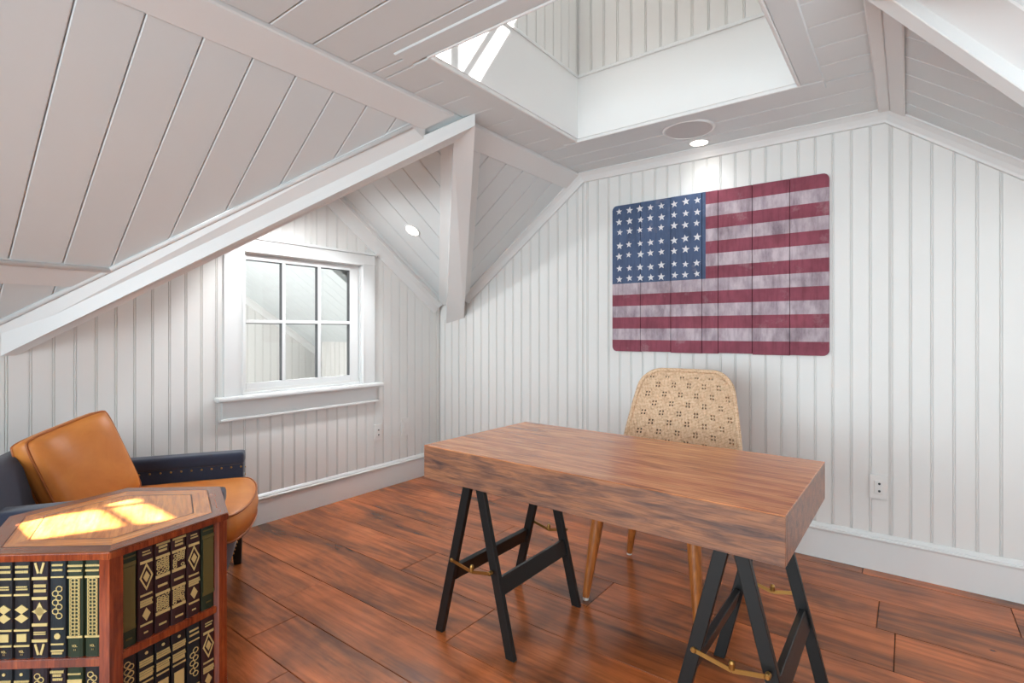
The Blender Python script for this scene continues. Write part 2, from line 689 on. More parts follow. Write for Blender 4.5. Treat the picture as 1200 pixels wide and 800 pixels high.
while w < YB:
    a, b = w, min(w + BP, YB)
    if b - a > 0.016:
        if a < WIN[0] < b or a < WIN[1] < b or (a >= WIN[0] and b <= WIN[1]):
            bead_plank(putA, a, b, 0.02, WIN[2], wall_left, M['wall'])
            if a < YR < b:
                bead_plank(putA, a, YR, WIN[3], gable_top, wall_left, M['wall'])
                bead_plank(putA, YR, b, WIN[3], gable_top, wall_left, M['wall'])
            else:
                bead_plank(putA, a, b, WIN[3], gable_top, wall_left, M['wall'])
            # the slivers beside the casing
            if a < WIN[0] < b:
                bead_plank(putA, a, WIN[0], WIN[2], WIN[3], wall_left, M['wall'])
            if a < WIN[1] < b:
                bm = box((XA - 0.012, WIN[1], WIN[2]), (XA, b, WIN[3]))
                obj('beadboard_plank', bm, M['wall'], wall_left)
        else:
            bead_plank(putA, a, b, 0.02, gable_top, wall_left, M['wall'])
    w += BP

# flag wall (back)
wall_back = tag(obj('wall_back', box((XA - 0.14, YB + 0.011, 0), (XB + 0.14, YB + 0.14, 2.4)), M['wall']), 'white beadboard wall behind the flag', kind='structure')


def end_top(x):
    xx = x if x < MX else 2 * MX - x
    return min(ZC, zmain(xx, 0))


putB = lambda w, d, z: (w, YB + d, z)
w = 0.083 - 41 * BP
while w < XB:
    a, b = max(w, XA), min(w + BP, XB)
    if b - a > 0.016:
        for brk in (XR, 2 * MX - XR):
            if a < brk < b:
                bead_plank(putB, a, brk, 0.02, end_top, wall_back, M['wall'])
                bead_plank(putB, brk, b, 0.02, end_top, wall_back, M['wall']) if b - brk > 0.003 else None
                break
        else:
            bead_plank(putB, a, b, 0.02, end_top, wall_back, M['wall'])
    w += BP

# walls out of view
bm = bmesh.new()
H2 = (1.50, 2.36, 0.83, 1.665)  # unseen dormer window opening, added as a fill light source
for poly in ([(YK, 0), (YB + .1, 0), (YB + .1, H2[2]), (YK, H2[2])], [(YK, H2[2]), (H2[0], H2[2]), (H2[0], H2[3]), (YK, H2[3])],
             [(H2[1], H2[2]), (YB + .1, H2[2]), (YB + .1, H2[3]), (H2[1], H2[3])], [(YK, H2[3]), (YB + .1, H2[3]), (YB + .1, 2.4), (YK, 2.4)]):
    prism(bm, poly, lambda p: (XB, p[0], p[1]), lambda p: (XB + .14, p[0], p[1]))
tag(obj('wall_right', bm, M['wall']), 'white wall facing the window wall', kind='structure')
bm = bmesh.new()
for lo, hi in (((XA - .14, YK - .14, 0), (XB + .14, YK, 0.5)), ((XA - .14, YK - .14, 2.1), (XB + .14, YK, 2.4)),
               ((XA - .14, YK - .14, 0.5), (-2.5, YK, 2.1)), ((0.6, YK - .14, 0.5), (XB + .14, YK, 2.1))):
    add_box(bm, lo, hi)
tag(obj('wall_front', bm, M['wall']), 'white wall with an added wide window opening facing the flag', kind='structure')  # unseen wall; the window in it is added for fill light

# ------------------------------------------------------------------ baseboards
BASE = [(0, 0), (0.017, 0), (0.017, 0.146), (0.023, 0.149), (0.025, 0.156), (0.023, 0.161), (0.015, 0.163), (0.015, 0.168), (0.010, 0.176), (0.004, 0.182), (0, 0.182)]
bl = tag(moulding('baseboard_left', (XA, YK, 0), (XA, YB, 0), (1, 0, 0), (0, 0, 1), BASE, M['trim'], None), 'tall white baseboard along the window wall', kind='structure')
bb = tag(moulding('baseboard_back', (XA, YB, 0), (XB, YB, 0), (0, -1, 0), (0, 0, 1), BASE, M['trim'], None), 'tall white baseboard along the flag wall', kind='structure')

# ------------------------------------------------------------------ ceiling, slopes, dormers
ceiling = empty('ceiling', (0, 0, 0), label='white plank attic ceiling with sloped sides and dormers', kind='structure')
BIG = 0.06
BACKM = M['ceil']
# backing shells that close the roof
for i, r in enumerate((rect(XR - .02, 2 * MX - XR + .02, YK - .1, SK[2]), rect(XR - .02, 2 * MX - XR + .02, SK[3], YB + .1),
                       rect(XR - .02, SK[0], SK[2], SK[3]), rect(SK[1], 2 * MX - XR + .02, SK[2], SK[3]))):
    slab('flat_backing', r, zflat, -0.0125, 0.07, BACKM, ceiling)
xe = XA - .05
ye = YR - KV * (XR - xe)
xk = XR - (YB + .05 - YR) / KV
MAINL = [(XR, YK), (XR, YR), (xe, ye), (xe, YK)]
MAINR = [(XR, YR), (XR, YB + .05), (xk, YB + .05)]
DORR = [(XR, YR), (xk, YB + .05), (xe, YB + .05), (xe, YR)]
DORL = [(XR, YR), (xe, YR), (xe, ye)]
for mir in (False, True):
    for nm, poly, zf in (('slope_backing', MAINL, zmain), ('slope_backing', MAINR, zmain), ('dormer_backing', DORR, zdorm), ('dormer_backing', DORL, zdorm)):
        slab(nm, poly, zf, -0.0125, 0.075, BACKM, ceiling, mir=mir)

J0 = 0.94
CAS = 0.10
hx0, hx1, hy0, hy1 = SK[0] - 0.05, SK[1] + 0.05, SK[2] - 0.05, SK[3] + 0.05
G = 0.0013
k = int(math.floor((YK - J0) / PW))
while J0 + k * PW < YB:
    a, b = max(J0 + k * PW, YK), min(J0 + (k + 1) * PW, YB)
    # flat ceiling boards run along x
    for r in (rect(XR, 2 * MX - XR, YK, hy0), rect(XR, 2 * MX - XR, hy1, YB), rect(XR, hx0, hy0, hy1), rect(hx1, 2 * MX - XR, hy0, hy1)):
        p = clip(clip(r, 0, 1, -a), 0, -1, b)
        if p:
            slab('ceiling_plank', inset(p, G), zflat, 0.007, 0.012, M['ceil'], ceiling, bev=0.004)
    # main slopes: boards run down the slope
    if b > -1.2:
        for mir in (False, True):
            for poly in ([(XR, YK), (XR, YR), (XA, YVL), (XA, YK)], [(XR, YR), (XR, YB), (XVR, YB)]):
                p = clip(clip(poly, 0, 1, -a), 0, -1, b)
                p = inset(p, G) if p else p
                if p and abs(parea(p)) > 0.002:
                    slab('slope_plank', p, zmain, 0.007, 0.012, M['ceil'], ceiling, bev=0.004, mir=mir)
    k += 1
k = 0
while XR - k * PW > XA:
    b, a = XR - k * PW + 0.04, max(XR - (k + 1) * PW + 0.04, XA)
    for mir in (False, True):
        for poly in ([(XR, YR), (XVR, YB), (XA, YB), (XA, YR)], [(XR, YR), (XA, YR), (XA, YVL)]):
            p = clip(clip(poly, 1, 0, -a), -1, 0, b)
            p = inset(p, G) if p else p
            if p and abs(parea(p)) > 0.002:
                slab('dormer_plank', p, zdorm, 0.007, 0.012, M['ceil'], ceiling, bev=0.004, mir=mir)
    k += 1

# raised flat boards framing each slope panel, and the boxed valley beams
LO = 0.022
RB1 = -1.887                               # board under the ceiling break


def side_of(p, q, off=0.0, keep=None):
    """half plane a,b,c left of p->q shifted by off, oriented to contain keep"""
    ex, ey = q[0] - p[0], q[1] - p[1]
    L = hypot(ex, ey)
    a, b = -ey / L, ex / L
    c = -(a * p[0] + b * p[1])
    if keep is not None and a * keep[0] + b * keep[1] + c < 0:
        a, b, c = -a, -b, -c
    return a, b, c - off


def neg(h):
    return -h[0], -h[1], -h[2]


def solid(name, bottom, tops, mat, parent, mir=False):
    bm = bmesh.new()
    f = lambda p: (2 * MX - p[0] if mir else p[0], p[1], p[2])
    A = [bm.verts.new(f(p)) for p in bottom]
    B = [bm.verts.new(f(p)) for p in tops]
    n = len(A)
    bm.faces.new(A)
    bm.faces.new(B[::-1])
    for i_ in range(n):
        bm.faces.new((A[i_], B[i_], B[(i_ + 1) % n], A[(i_ + 1) % n]))
    bmesh.ops.triangulate(bm, faces=bm.faces[:])
    return obj(name, bm, mat, parent)


def zroof(p):
    return min(ZC, zmain(p[0], p[1]) if p[0] < XR else ZC)


mainl = [(XR, YK), (XR, YR), (XA, YVL), (XA, YK)]
mainr = [(XR, YR), (XR, YB), (XVR, YB)]
dorr = [(XR, YR), (XVR, YB), (XA, YB), (XA, YR)]
dorl = [(XR, YR), (XA, YR), (XA, YVL)]
# --- window side
T_, I_ = (-1.711, YR, 2.200), (-1.858, YR, 2.146)
LO_, LI_ = (XA, 0.465, 1.072), (XA, 0.515, 1.072)
RO_, RI_ = (-2.885, YB, 1.285), (-3.085, YB, 1.245)
CRN = (XA, YB, 1.205)
topz = lambda p, d=0.0: (p[0], p[1], max(zroof(p), zdorm(*p[:2])) + d if p[0] < XR else ZC)
solid('valley_beam', [T_, I_, LI_, LO_], [topz(T_), topz(I_), topz(LI_), topz(LO_)], M['trim'], ceiling)
solid('valley_beam', [T_, RO_, RI_, I_], [topz(T_), topz(RO_), topz(RI_), topz(I_)], M['trim'], ceiling)
# tilted board between the left main slope and the beam
yb = lambda x: LO_[1] + (x - XA) * (T_[1] - LO_[1]) / (T_[0] - XA)
v0, v1 = (XA, 0.452, zmain(XA, 0) - .012), (RB1, 1.690, zmain(RB1, 0) - LO)
v2, v3 = (RB1, yb(RB1) + .01, zmain(RB1, 0) - .070), (XA, 0.475, 1.135)
solid('valley_board', [v0, v1, v2, v3], [(p[0], p[1], zmain(p[0], 0) + .002) for p in (v0, v1, v2, v3)], M['trim'], ceiling)
# rounded bead along its upper edge
bm = bmesh.new()
tube(bm, [Vector(v0) + Vector((0, 0, -.004)), Vector(v1) + Vector((0, 0, -.004))], .012, 8)
obj('panel_bead', bm, M['trim'], ceiling, smooth=True)
kl = side_of(LO_, T_, 0.0, (XR, 0))
p = clip(clip(mainl, 1, 0, -RB1), *kl)
slab('break_board', p, zmain, LO, 0, M['trim'], ceiling, 0.004)
kr = side_of(RO_, T_, 0.0, (XR, YB))
p = clip(clip(mainr, 1, 0, -RB1), *kr)
slab('break_board', p, zmain, LO, 0, M['trim'], ceiling, 0.004)
p = clip(clip(clip(mainr, -1, 0, RB1), *kr), *neg(side_of(RO_, T_, 0.045, (XR, YB))))
slab('valley_board', p, zmain, LO, 0, M['trim'], ceiling, 0.004)
p = clip(clip(clip(mainl, -1, 0, -2.838), 1, 0, 2.950), *side_of(v0, v1, 0, (XR, 0)))
slab('level_board', p, zmain, LO, 0, M['trim'], ceiling, 0.012)
bm = bmesh.new()
yl = 0.452 + (-2.838 - XA) * (1.690 - .452) / (RB1 - XA)
tube(bm, [(-2.836, YK, zmain(-2.836, 0) - .022), (-2.836, yl, zmain(-2.836, 0) - .022)], .012, 8)
obj('panel_bead', bm, M['trim'], ceiling, smooth=True)
ki = side_of(RI_, I_, -0.01, (XA, YR + .3))
p = clip(clip(dorr, *ki), *neg(side_of(RI_, I_, 0.062, (XA, YR + .3))))
slab('dormer_valley_board', p, zdorm, LO, 0, M['trim'], ceiling, 0.004)
p = clip(clip(dorl, *side_of(LI_, I_, -0.01, (XA, YR))), *neg(side_of(LI_, I_, 0.062, (XA, YR))))
slab('dormer_valley_board', p, zdorm, LO, 0, M['trim'], ceiling, 0.004)
# --- opposite side (mirrored roof, slimmer beams)
YQ = 1.945
for sgn in (-1, 1):
    if sgn > 0:
        a0, a1 = (XR, YQ), (XR - (YB - YQ), YB)
        keep = (XR, YB)
    else:
        a0, a1 = (XR, YQ), (XA, YQ - (XR - XA))
        keep = (XR, YK)
    reg = rect(XA, -1.3, YQ, YB) if sgn > 0 else rect(XA, -1.3, 0.3, YQ)
    p = clip(clip(reg, *side_of(a0, a1, -0.024, keep)), *neg(side_of(a0, a1, 0.024, keep)))
    zq = (lambda x, y: ZC - SL * (XR - (x - y + XR + YQ) / 2)) if sgn > 0 else (lambda x, y: ZC - SL * (XR - (x + y + XR - YQ) / 2))
    slab('valley_beam', p, zq, 0.072, 0.0, M['trim'], ceiling, 0.003, True)
    src = mainr if sgn > 0 else mainl
    p = clip(clip(src, 1, 0, 1.845), *side_of(a0, a1, 0.0, keep))
    slab('break_board', p, zmain, LO, 0, M['trim'], ceiling, 0.006, True)
    dsr = dorr if sgn > 0 else dorl
    p = clip(clip(dsr, *neg(side_of(a0, a1, 0.0, keep))), *side_of(a0, a1, -0.13, keep))
    slab('dormer_valley_board', p, zdorm, 0.045, 0, M['trim'], ceiling, 0.004, True)
slab('border_board', rect(2 * MX - XR - .045, 2 * MX - XR + .004, YK, YB - .05), zflat, LO, 0, M['trim'], ceiling, 0.006)

# casing round the light shaft
c = 0.012
for r in (rect(SK[0] - CAS, SK[1] + CAS, SK[2] - CAS, SK[2] - .012), rect(SK[0] - CAS, SK[1] + CAS, SK[3] + .012, SK[3] + CAS),
          rect(SK[0] - CAS, SK[0] - .012, SK[2], SK[3]), rect(SK[1] + .012, SK[1] + CAS, SK[2], SK[3])):
    slab('shaft_casing', r, zflat, 0.013, 0.01, M['ceil'], ceiling, 0.004)
# thin white edge bead round the opening
for lo, hi in (((SK[0] - .012, SK[2] - .012, ZC - .017), (SK[1] + .012, SK[2], ZC + .02)), ((SK[0] - .012, SK[3], ZC - .017), (SK[1] + .012, SK[3] + .012, ZC + .02)),
               ((SK[0] - .012, SK[2], ZC - .017), (SK[0], SK[3], ZC + .02)), ((SK[1], SK[2], ZC - .017), (SK[1] + .012, SK[3], ZC + .02))):
    obj('shaft_edge_bead', box(lo, hi, 0.003, 1), M['smooth'], ceiling)

# cove moulding where the ceilings meet the walls
COVE = [(0, -0.01), (0.062, -0.01), (0.062, 0.012), (0.052, 0.016), (0.034, 0.030), (0.020, 0.050), (0.016, 0.060), (0.0, 0.062)]
GCOVE = [(0, -0.01), (0.05, -0.01), (0.05, 0.030), (0.040, 0.034), (0.026, 0.060), (0.016, 0.100), (0.012, 0.113), (0.0, 0.115)]
trim_1 = empty('trim_1', (0, 0, 0), label='white cove moulding along the tops of the walls', kind='structure')
XRR = 2 * MX - XR
moulding('cove_moulding', (XR, YB, ZC), (XRR, YB, ZC), (0, -1, 0), (0, 0, -1), COVE, M['trim'], trim_1)
c_, s_ = 1 / hypot(1, SL), SL / hypot(1, SL)
moulding('cove_moulding', (XR, YB, ZC), (RO_[0] + .02, YB, zmain(RO_[0] + .02, 0)), (0, -1, 0), (s_, 0, -c_), COVE, M['trim'], trim_1)
moulding('cove_moulding', (XRR, YB, ZC), (2 * MX - XVR, YB, zmain(XVR, 0)), (0, -1, 0), (-s_, 0, -c_), COVE, M['trim'], trim_1)
cd_, sd_ = 1 / hypot(1, SD), SD / hypot(1, SD)
moulding('cove_moulding', (XA, YR, ZC), (XA, YB, zdorm(0, YB)), (1, 0, 0), (0, -sd_, -cd_), GCOVE, M['trim'], trim_1)
moulding('cove_moulding', (XA, YR, ZC), (XA, YVL + .16, zdorm(0, YVL + .16)), (1, 0, 0), (0, sd_, -cd_), GCOVE, M['trim'], trim_1)
moulding('cove_moulding', (XA, YK, ZK), (XA, 0.34, ZK), (1, 0, 0), (0, 0, -1), COVE, M['trim'], trim_1)

# ------------------------------------------------------------------ light shaft and cupola
shaft = empty('wall_shaft', (0, 0, 0), label='white panelled light shaft rising through the ceiling', kind='structure')
ZT, ZP = 4.30, 2.600
CW = (-1.25, -0.759, 3.525, 3.99)        # window high in the far side of the shaft
T = 0.06
bm = bmesh.new()
for lo, hi in (((SK[0] - T, SK[3] + .012, ZC), (SK[1] + T, SK[3] + T, CW[2])), ((SK[0] - T, SK[3] + .012, CW[3]), (SK[1] + T, SK[3] + T, ZT)),
               ((SK[0] - T, SK[3] + .012, CW[2]), (CW[0], SK[3] + T, CW[3])), ((CW[1], SK[3] + .012, CW[2]), (SK[1] + T, SK[3] + T, CW[3]))):
    add_box(bm, lo, hi)
obj('shaft_side', bm, M['wall'], shaft)
obj('shaft_side', box((SK[0] - T, SK[2] - T, ZC), (SK[1] + T, SK[2] - .012, ZT)), M['wall'], shaft)
obj('shaft_side', box((SK[0] - T, SK[2] - T, ZC), (SK[0] - .012, SK[3] + T, ZT)), M['wall'], shaft)
obj('shaft_side', box((SK[1] + .012, SK[2] - T, ZC), (SK[1] + T, SK[3] + T, ZT)), M['wall'], shaft)
obj('shaft_roof', box((SK[0] - .1, SK[2] - .1, ZT), (SK[1] + .1, SK[3] + .1, ZT + .06)), M['wall'], shaft)
for cwx in (-1.004,):
    obj('muntin', box((cwx - .010, SK[3] + .015, CW[2]), (cwx + .010, SK[3] + .045, CW[3])), M['trim'], shaft)
obj('muntin', box((CW[0], SK[3] + .015, 3.676 - .010), (CW[1], SK[3] + .045, 3.676 + .010)), M['trim'], shaft)
for xa_, xb_ in ((CW[0], -1.014), (-0.994, CW[1])):
    for za_, zb_ in ((CW[2], 3.666), (3.686, CW[3])):
        obj('pane', box((xa_, SK[3] + .028, za_), (xb_, SK[3] + .032, zb_)), M['glass'], shaft)
sides = ((lambda w, d, z: (w, SK[3] + d, z), SK[0], SK[1], (0, -1, 0)), (lambda w, d, z: (w, SK[2] - d, z), SK[0], SK[1], (0, 1, 0)),
         (lambda w, d, z: (SK[0] - d, w, z), SK[2], SK[3], (1, 0, 0)), (lambda w, d, z: (SK[1] + d, w, z), SK[2], SK[3], (-1, 0, 0)))
for put, w0, w1, nrm in sides:
    bm = bmesh.new()
    A, B = Vector(put(w0, 0, ZC)), Vector(put(w1, 0, ZC))
    nv = Vector(nrm)
    prism(bm, [(-.012, 0.0), (0.006, 0.0), (0.006, ZP - ZC), (-.012, ZP - ZC)], lambda p: A + nv * p[0] + Vector((0, 0, p[1])), lambda p: B + nv * p[0] + Vector((0, 0, p[1])))
    obj('shaft_panel', bm, M['smooth'], shaft)
    bm = bmesh.new()
    prism(bm, [(-.012, ZP), (0.012, ZP), (0.012, ZP + .012), (0.006, ZP + .02), (-.012, ZP + .02)], lambda p: A + nv * p[0] + Vector((0, 0, p[1] - ZC)), lambda p: B + nv * p[0] + Vector((0, 0, p[1] - ZC)))
    obj('shaft_trim', bm, M['trim'], shaft)
    w = w0
    while w < w1 - .02:
        bead_plank(put, w, min(w + BP, w1), ZP + .018, 3.50, shaft, M['wall'])
        w += BP

# ------------------------------------------------------------------ window
win = empty('window_1', (XA, (HOLE[0] + HOLE[1]) / 2, HOLE[2]), label='small white six-pane window in the beadboard wall', kind='structure')
PX = Vector((XA, (HOLE[0] + HOLE[1]) / 2, HOLE[2]))


def wpart(name, lo, hi, mat=M['trim'], bev=0.003, parent=win):
    bm = box((lo[0] + XA - PX.x, lo[1] - PX.y, lo[2] - PX.z), (hi[0] + XA - PX.x, hi[1] - PX.y, hi[2] - PX.z), bev, 2)
    return obj(name, bm, mat, parent)


wpart('side_casing', (-.012, 1.392, .795), (.020, 1.505, 1.665))
wpart('side_casing', (-.012, 2.352, .795), (.020, 2.464, 1.665))
wpart('head_casing', (-.012, 1.392, 1.665), (.022, 2.464, 1.735))
wpart('head_cap', (-.012, 1.385, 1.735), (.034, 2.471, 1.752))
wpart('inner_bead', (.0, 1.494, .80), (.028, 1.507, 1.665))
wpart('inner_bead', (.0, 2.350, .80), (.028, 2.363, 1.665))
wpart('inner_bead', (.0, 1.494, 1.655), (.030, 2.363, 1.669))
wpart('sill', (-.10, 1.345, .772), (.060, 2.52, .800), bev=0.010)
wpart('apron', (.0, 1.385, .672), (.016, 2.48, .772))
wpart('apron_bead', (.0, 1.370, .655), (.030, 2.50, .673), bev=0.005)
# jamb liner
wpart('jamb', (-.14, 1.498, .80), (.0, 1.512, 1.665))
wpart('jamb', (-.14, 2.348, .80), (.0, 2.362, 1.665))
wpart('jamb', (-.14, 1.498, 1.650), (.0, 2.362, 1.666))
wpart('jamb', (-.14, 1.498, .795), (.0, 2.362, .812))
SX0, SX1 = -.052, -.018
PY = (1.535, 2.272)
PZ = (.866, 1.615)
wpart('sash_stile', (SX0, 1.512, .812), (SX1, PY[0], 1.650))
wpart('sash_stile', (SX0, PY[1], .812), (SX1, 2.348, 1.650))
wpart('sash_rail', (SX0, PY[0], .812), (SX1, PY[1], PZ[0]))
wpart('sash_rail', (SX0, PY[0], PZ[1]), (SX1, PY[1], 1.650))
mw = 0.022
pw = (PY[1] - PY[0] - 2 * mw) / 3
ph = (PZ[1] - PZ[0] - mw) / 2
for i in (1, 2):
    y = PY[0] + i * pw + (i - 1) * mw
    wpart('muntin', (SX0, y, PZ[0]), (SX1, y + mw, PZ[1]))
zm = PZ[0] + ph
for i in range(3):
    y = PY[0] + i * (pw + mw)
    wpart('muntin', (SX0, y, zm), (SX1, y + pw, zm + mw))
    for j in range(2):
        z = PZ[0] + j * (ph + mw)
        pane = wpart('pane', (-.040, y, z), (-.036, y + pw, z + ph), M['glass'], 0)
        wpart('pane_edge_strip', (-.050, y + pw - .003, z), (-.022, y + pw, z + ph), M['pane_edge'], 0, pane)
        wpart('pane_edge_strip', (-.050, y, z + ph - .004), (-.022, y + pw, z + ph), M['pane_edge'], 0, pane)

# the white room seen through the window
nx = empty('wall_next_room', (0, 0, 0), label='white beadboard attic room beyond the small window', kind='structure')
obj('room_floor', box((-5.5, 0.6, -0.06), (XA - .15, 6.0, 0)), M['wall'], nx)
obj('room_wall', box((-5.5, 0.6, 0), (-5.3, 6.0, 2.6)), M['wall'], nx)
obj('room_wall', box((-5.5, 5.9, 0), (XA - .15, 6.0, 2.6)), M['wall'], nx)
obj('room_wall', box((-5.5, 0.5, 0), (XA - .15, 0.6, 2.6)), M['wall'], nx)
obj('room_wall', box((XA - .15, YB + .15, 0), (XA - .03, 6.0, 2.6)), M['wall'], nx)
obj('room_ceiling', box((-5.5, 0.5, 2.5), (XA - .1, 6.0, 2.6)), M['ceil'], nx)
# sloping ceiling over its far side, falling towards +y
nz = lambda x, y: 1.507 - 0.694 * (y - 2.575)
for kk in range(14):
    a = -5.3 + kk * 0.126
    slab('slope_plank', inset(rect(a, a + 0.126, 1.3, 3.9), .002), nz, 0.004, .012, M['ceil'], nx, bev=.002)
slab('slope_backing', rect(-5.3, -3.54, 1.3, 3.9), nz, -.0125, .05, M['ceil'], nx)
for kk in range(24):
    a = 2.0 + kk * BP
    bead_plank(lambda w, d, z: (-5.288 - d, w, z), a, a + BP, 0, lambda w: nz(0, w), nx, M['wall'])
for kk in range(20):
    a = 1.0 + kk * PW
    slab('ceiling_plank', inset(rect(-5.3, XA - .2, a, a + PW), .002), lambda x, y: 2.45, 0.0, .012, M['ceil'], nx)
moulding('slope_trim', (-5.288, 1.9, nz(0, 1.9)), (-5.288, 3.85, nz(0, 3.85)), (1, 0, 0), (0, -.57, -.82), COVE, M['trim'], nx)
for kk in range(19):
    a = -4.985 + kk * BP
    bead_plank(lambda w, d, z: (w, 3.2 + d, z), a, a + BP, 0, 1.335, nx, M['wall'])
obj('return_wall', box((-4.985, 3.211, 0), (-3.47, 3.30, 1.335)), M['wall'], nx)
obj('return_cap', box((-5.0, 3.18, 1.335), (-3.46, 3.32, 1.365), .004, 2), M['trim'], nx)


# ------------------------------------------------------------------ wall plates
def outlet(name, loc, axis, label, sockets, cat, w=0.074, h=0.118):
    """axis 'x': on the window wall; 'y': on the flag wall"""
    o = empty(name, loc, 0 if axis == 'y' else radians(90), label, cat)
    obj('cover_plate', box((-w / 2, -.010, -h / 2), (w / 2, .001, h / 2), .003, 2), M['plastic'], o)
    if sockets:
        obj('insert', box((-.017, -.013, -.034), (.017, -.005, .034), .002, 1), M['plastic'], o)
        for dz in (.018, -.018):
            bm = bmesh.new()
            lathe(bm, [(0, 0), (.0055, 0), (.0055, .003), (0, .003)], 12, Matrix.Translation((.004, -.0125, dz)) @ Matrix.Rotation(pi / 2, 4, 'X'))
            obj('socket', bm, M['dark'], o)
    else:
        obj('insert', box((-.017, -.013, -.033), (.017, -.005, .033), .002, 1), M['plastic'], o)
        bm = bmesh.new()
        lathe(bm, [(0, 0), (.005, 0), (.005, .004), (0, .005)], 12, Matrix.Translation((0, -.012, -.022)) @ Matrix.Rotation(pi / 2, 4, 'X'))
        obj('jack', bm, M['plastic'], o)
    return o


outlet('power_outlet', (-0.116, YB, 0.411), 'y', 'white power outlet on the flag wall above the baseboard', True, 'outlet')
outlet('power_outlet', (XA, 2.498, 0.424), 'x', 'white power outlet with dark sockets under the window, low on the wall', True, 'outlet', 0.066)
outlet('wall_jack_plate', (XA, 2.765, 0.428), 'x', 'blank white jack plate beside the outlet under the window', False, 'wall plate', 0.070, 0.135)


# ------------------------------------------------------------------ recessed lamps and speaker
def downlight(loc, nrm, label, power, cone=140, blend=0.9):
    o = empty('recessed_light', loc, 0, label, 'light')
    q = Vector(nrm).to_track_quat('Z', 'Y').to_matrix().to_4x4()
    bm = bmesh.new()
    lathe(bm, [(.046, -.004), (.048, .004), (.056, .005), (.060, .001), (.060, -.004)], 28, q)
    obj('trim_ring', bm, M['trim'], o, smooth=True)
    bm = bmesh.new()
    lathe(bm, [(0, .002), (.047, .001), (.047, -.006), (0, -.006)], 28, q)
    obj('lens', bm, M['lamp'], o)
    d = bpy.data.lights.new('downlight_beam', 'SPOT')
    d.energy = power
    d.spot_size = radians(cone)
    d.spot_blend = blend
    d.shadow_soft_size = 0.06
    d.color = (0.93, 0.97, 1.0)
    lo = bpy.data.objects.new('downlight_beam', d)
    COL.objects.link(lo)
    lo.parent = o
    lo.location = Vector(nrm) * 0.02
    lo.rotation_euler = Vector(nrm).to_track_quat('-Z', 'Y').to_euler()
    return o


downlight((-0.948, 3.010, ZC - .008), (0, 0, -1), 'lit recessed light in the flat ceiling above the flag', 4)
for lx, ly, lw, pw_ in ((-1.45, 0.45, 'nearer the armchair', 13), (-0.45, 0.45, 'opposite the armchair', 8),
                        (-1.45, -1.0, 'by the added window, armchair side', 13), (-0.45, -1.0, 'by the added window, far side', 8)):
    downlight((lx, ly, ZC - .008), (0, 0, -1), 'added recessed fill light in the flat ceiling ' + lw, pw_)  # unseen lamps added to light the walls and floor
ln = Vector((0, -SD, -1)).normalized()
downlight((-2.756, 2.477, zdorm(0, 2.477) - .0095), ln, 'lit recessed light in the sloping dormer ceiling by the window', 48, 120)
ln2 = Vector((0, SD, -1)).normalized()
downlight((-2.756, 2 * YR - 2.477, zdorm(0, 2.477) - .0095), ln2, 'added recessed fill light in the dormer slope facing the other one', 26, 150, 0.35)  # unseen lamp added to brighten the window dormer
sp = empty('ceiling_speaker', (-0.93, 2.78, ZC - .007), 0, 'round white speaker grille in the ceiling beside the light shaft', 'speaker')
bm = bmesh.new()
lathe(bm, [(0, -.006), (.118, -.006), (.122, -.003), (.122, .004)], 40)
k = N('perforated_speaker_grille')
vo = k.n('ShaderNodeTexVoronoi')
vo.inputs['Scale'].default_value = 330
vo.inputs['Randomness'].default_value = 0.0
k.l(k.coords('Object'), vo.inputs['Vector'])
cc = k.ramp(vo.outputs[0], [(0.25, s2l((168, 168, 168))), (0.45, s2l((206, 206, 205)))])
k.set(cc, 0.6)
obj('grille', bm, k.m, sp)
bm = bmesh.new()
lathe(bm, [(.121, .004), (.121, -.007), (.125, -.009), (.131, -.007), (.134, -.001), (.134, .004)], 40)
obj('bezel', bm, M['trim'], sp, smooth=True)

# ------------------------------------------------------------------ flag of painted boards
FW, FH = 1.222, 0.945
FT = 0.020
flag = empty('painted_board_flag', (-1.546, YB - 0.002, 1.052), 0, 'weathered wooden board sign painted as a stars and stripes flag', 'wall art')
M['flag'] = m_flag(FW, FH)
M['flag_star'] = m_paint('worn_white_star_paint', (214, 212, 214), 0.8)


def flagx(px):
    a = math.atan((px - 600) / FPX) - YAW
    return (YB - .03) * tan(a) + 1.546


cuts = [0.0] + [flagx(p) for p in (750, 785.5, 822, 841, 881, 925)] + [FW]
rb = random.Random(3)
CR = 0.028
for i, (a, b) in enumerate(zip(cuts, cuts[1:])):
    dz0, dz1 = rb.uniform(-.003, .003), rb.uniform(-.003, .003)
    yo = rb.uniform(-.004, .002)
    g = 0.0012
    a2, b2 = a + (g if i else 0), b - (g if i < len(cuts) - 2 else 0)
    pts = []
    if i == 0:
        pts += [(a2 + CR - CR * sin(t), dz0 + CR - CR * cos(t)) for t in [pi / 2 * q / 5 for q in range(5, -1, -1)]]
    else:
        pts += [(a2, dz0)]
    if i == len(cuts) - 2:
        pts += [(b2 - CR + CR * sin(t), dz0 + CR - CR * cos(t)) for t in [pi / 2 * q / 5 for q in range(6)]]
        pts += [(b2 - CR + CR * cos(t), FH + dz1 - CR + CR * sin(t)) for t in [pi / 2 * q / 5 for q in range(6)]]
    else:
        pts += [(b2, dz0), (b2, FH + dz1)]
    if i == 0:
        pts += [(a2 + CR - CR * sin(t), FH + dz1 - CR + CR * cos(t)) for t in [pi / 2 * q / 5 for q in range(6)]]
    else:
        pts += [(a2, FH + dz1)]
    bm = bmesh.new()
    prism(bm, pts, lambda p: (p[0], -FT + yo, p[1]), lambda p: (p[0], 0.0, p[1]))
    fe = [e for e in bm.edges if all(abs(v.co.y - (-FT + yo)) < 1e-6 for v in e.verts)]
    bmesh.ops.bevel(bm, geom=fe, offset=.0018, segments=1, affect='EDGES')
    obj('board', bm, M['flag'], flag)
bm = bmesh.new()
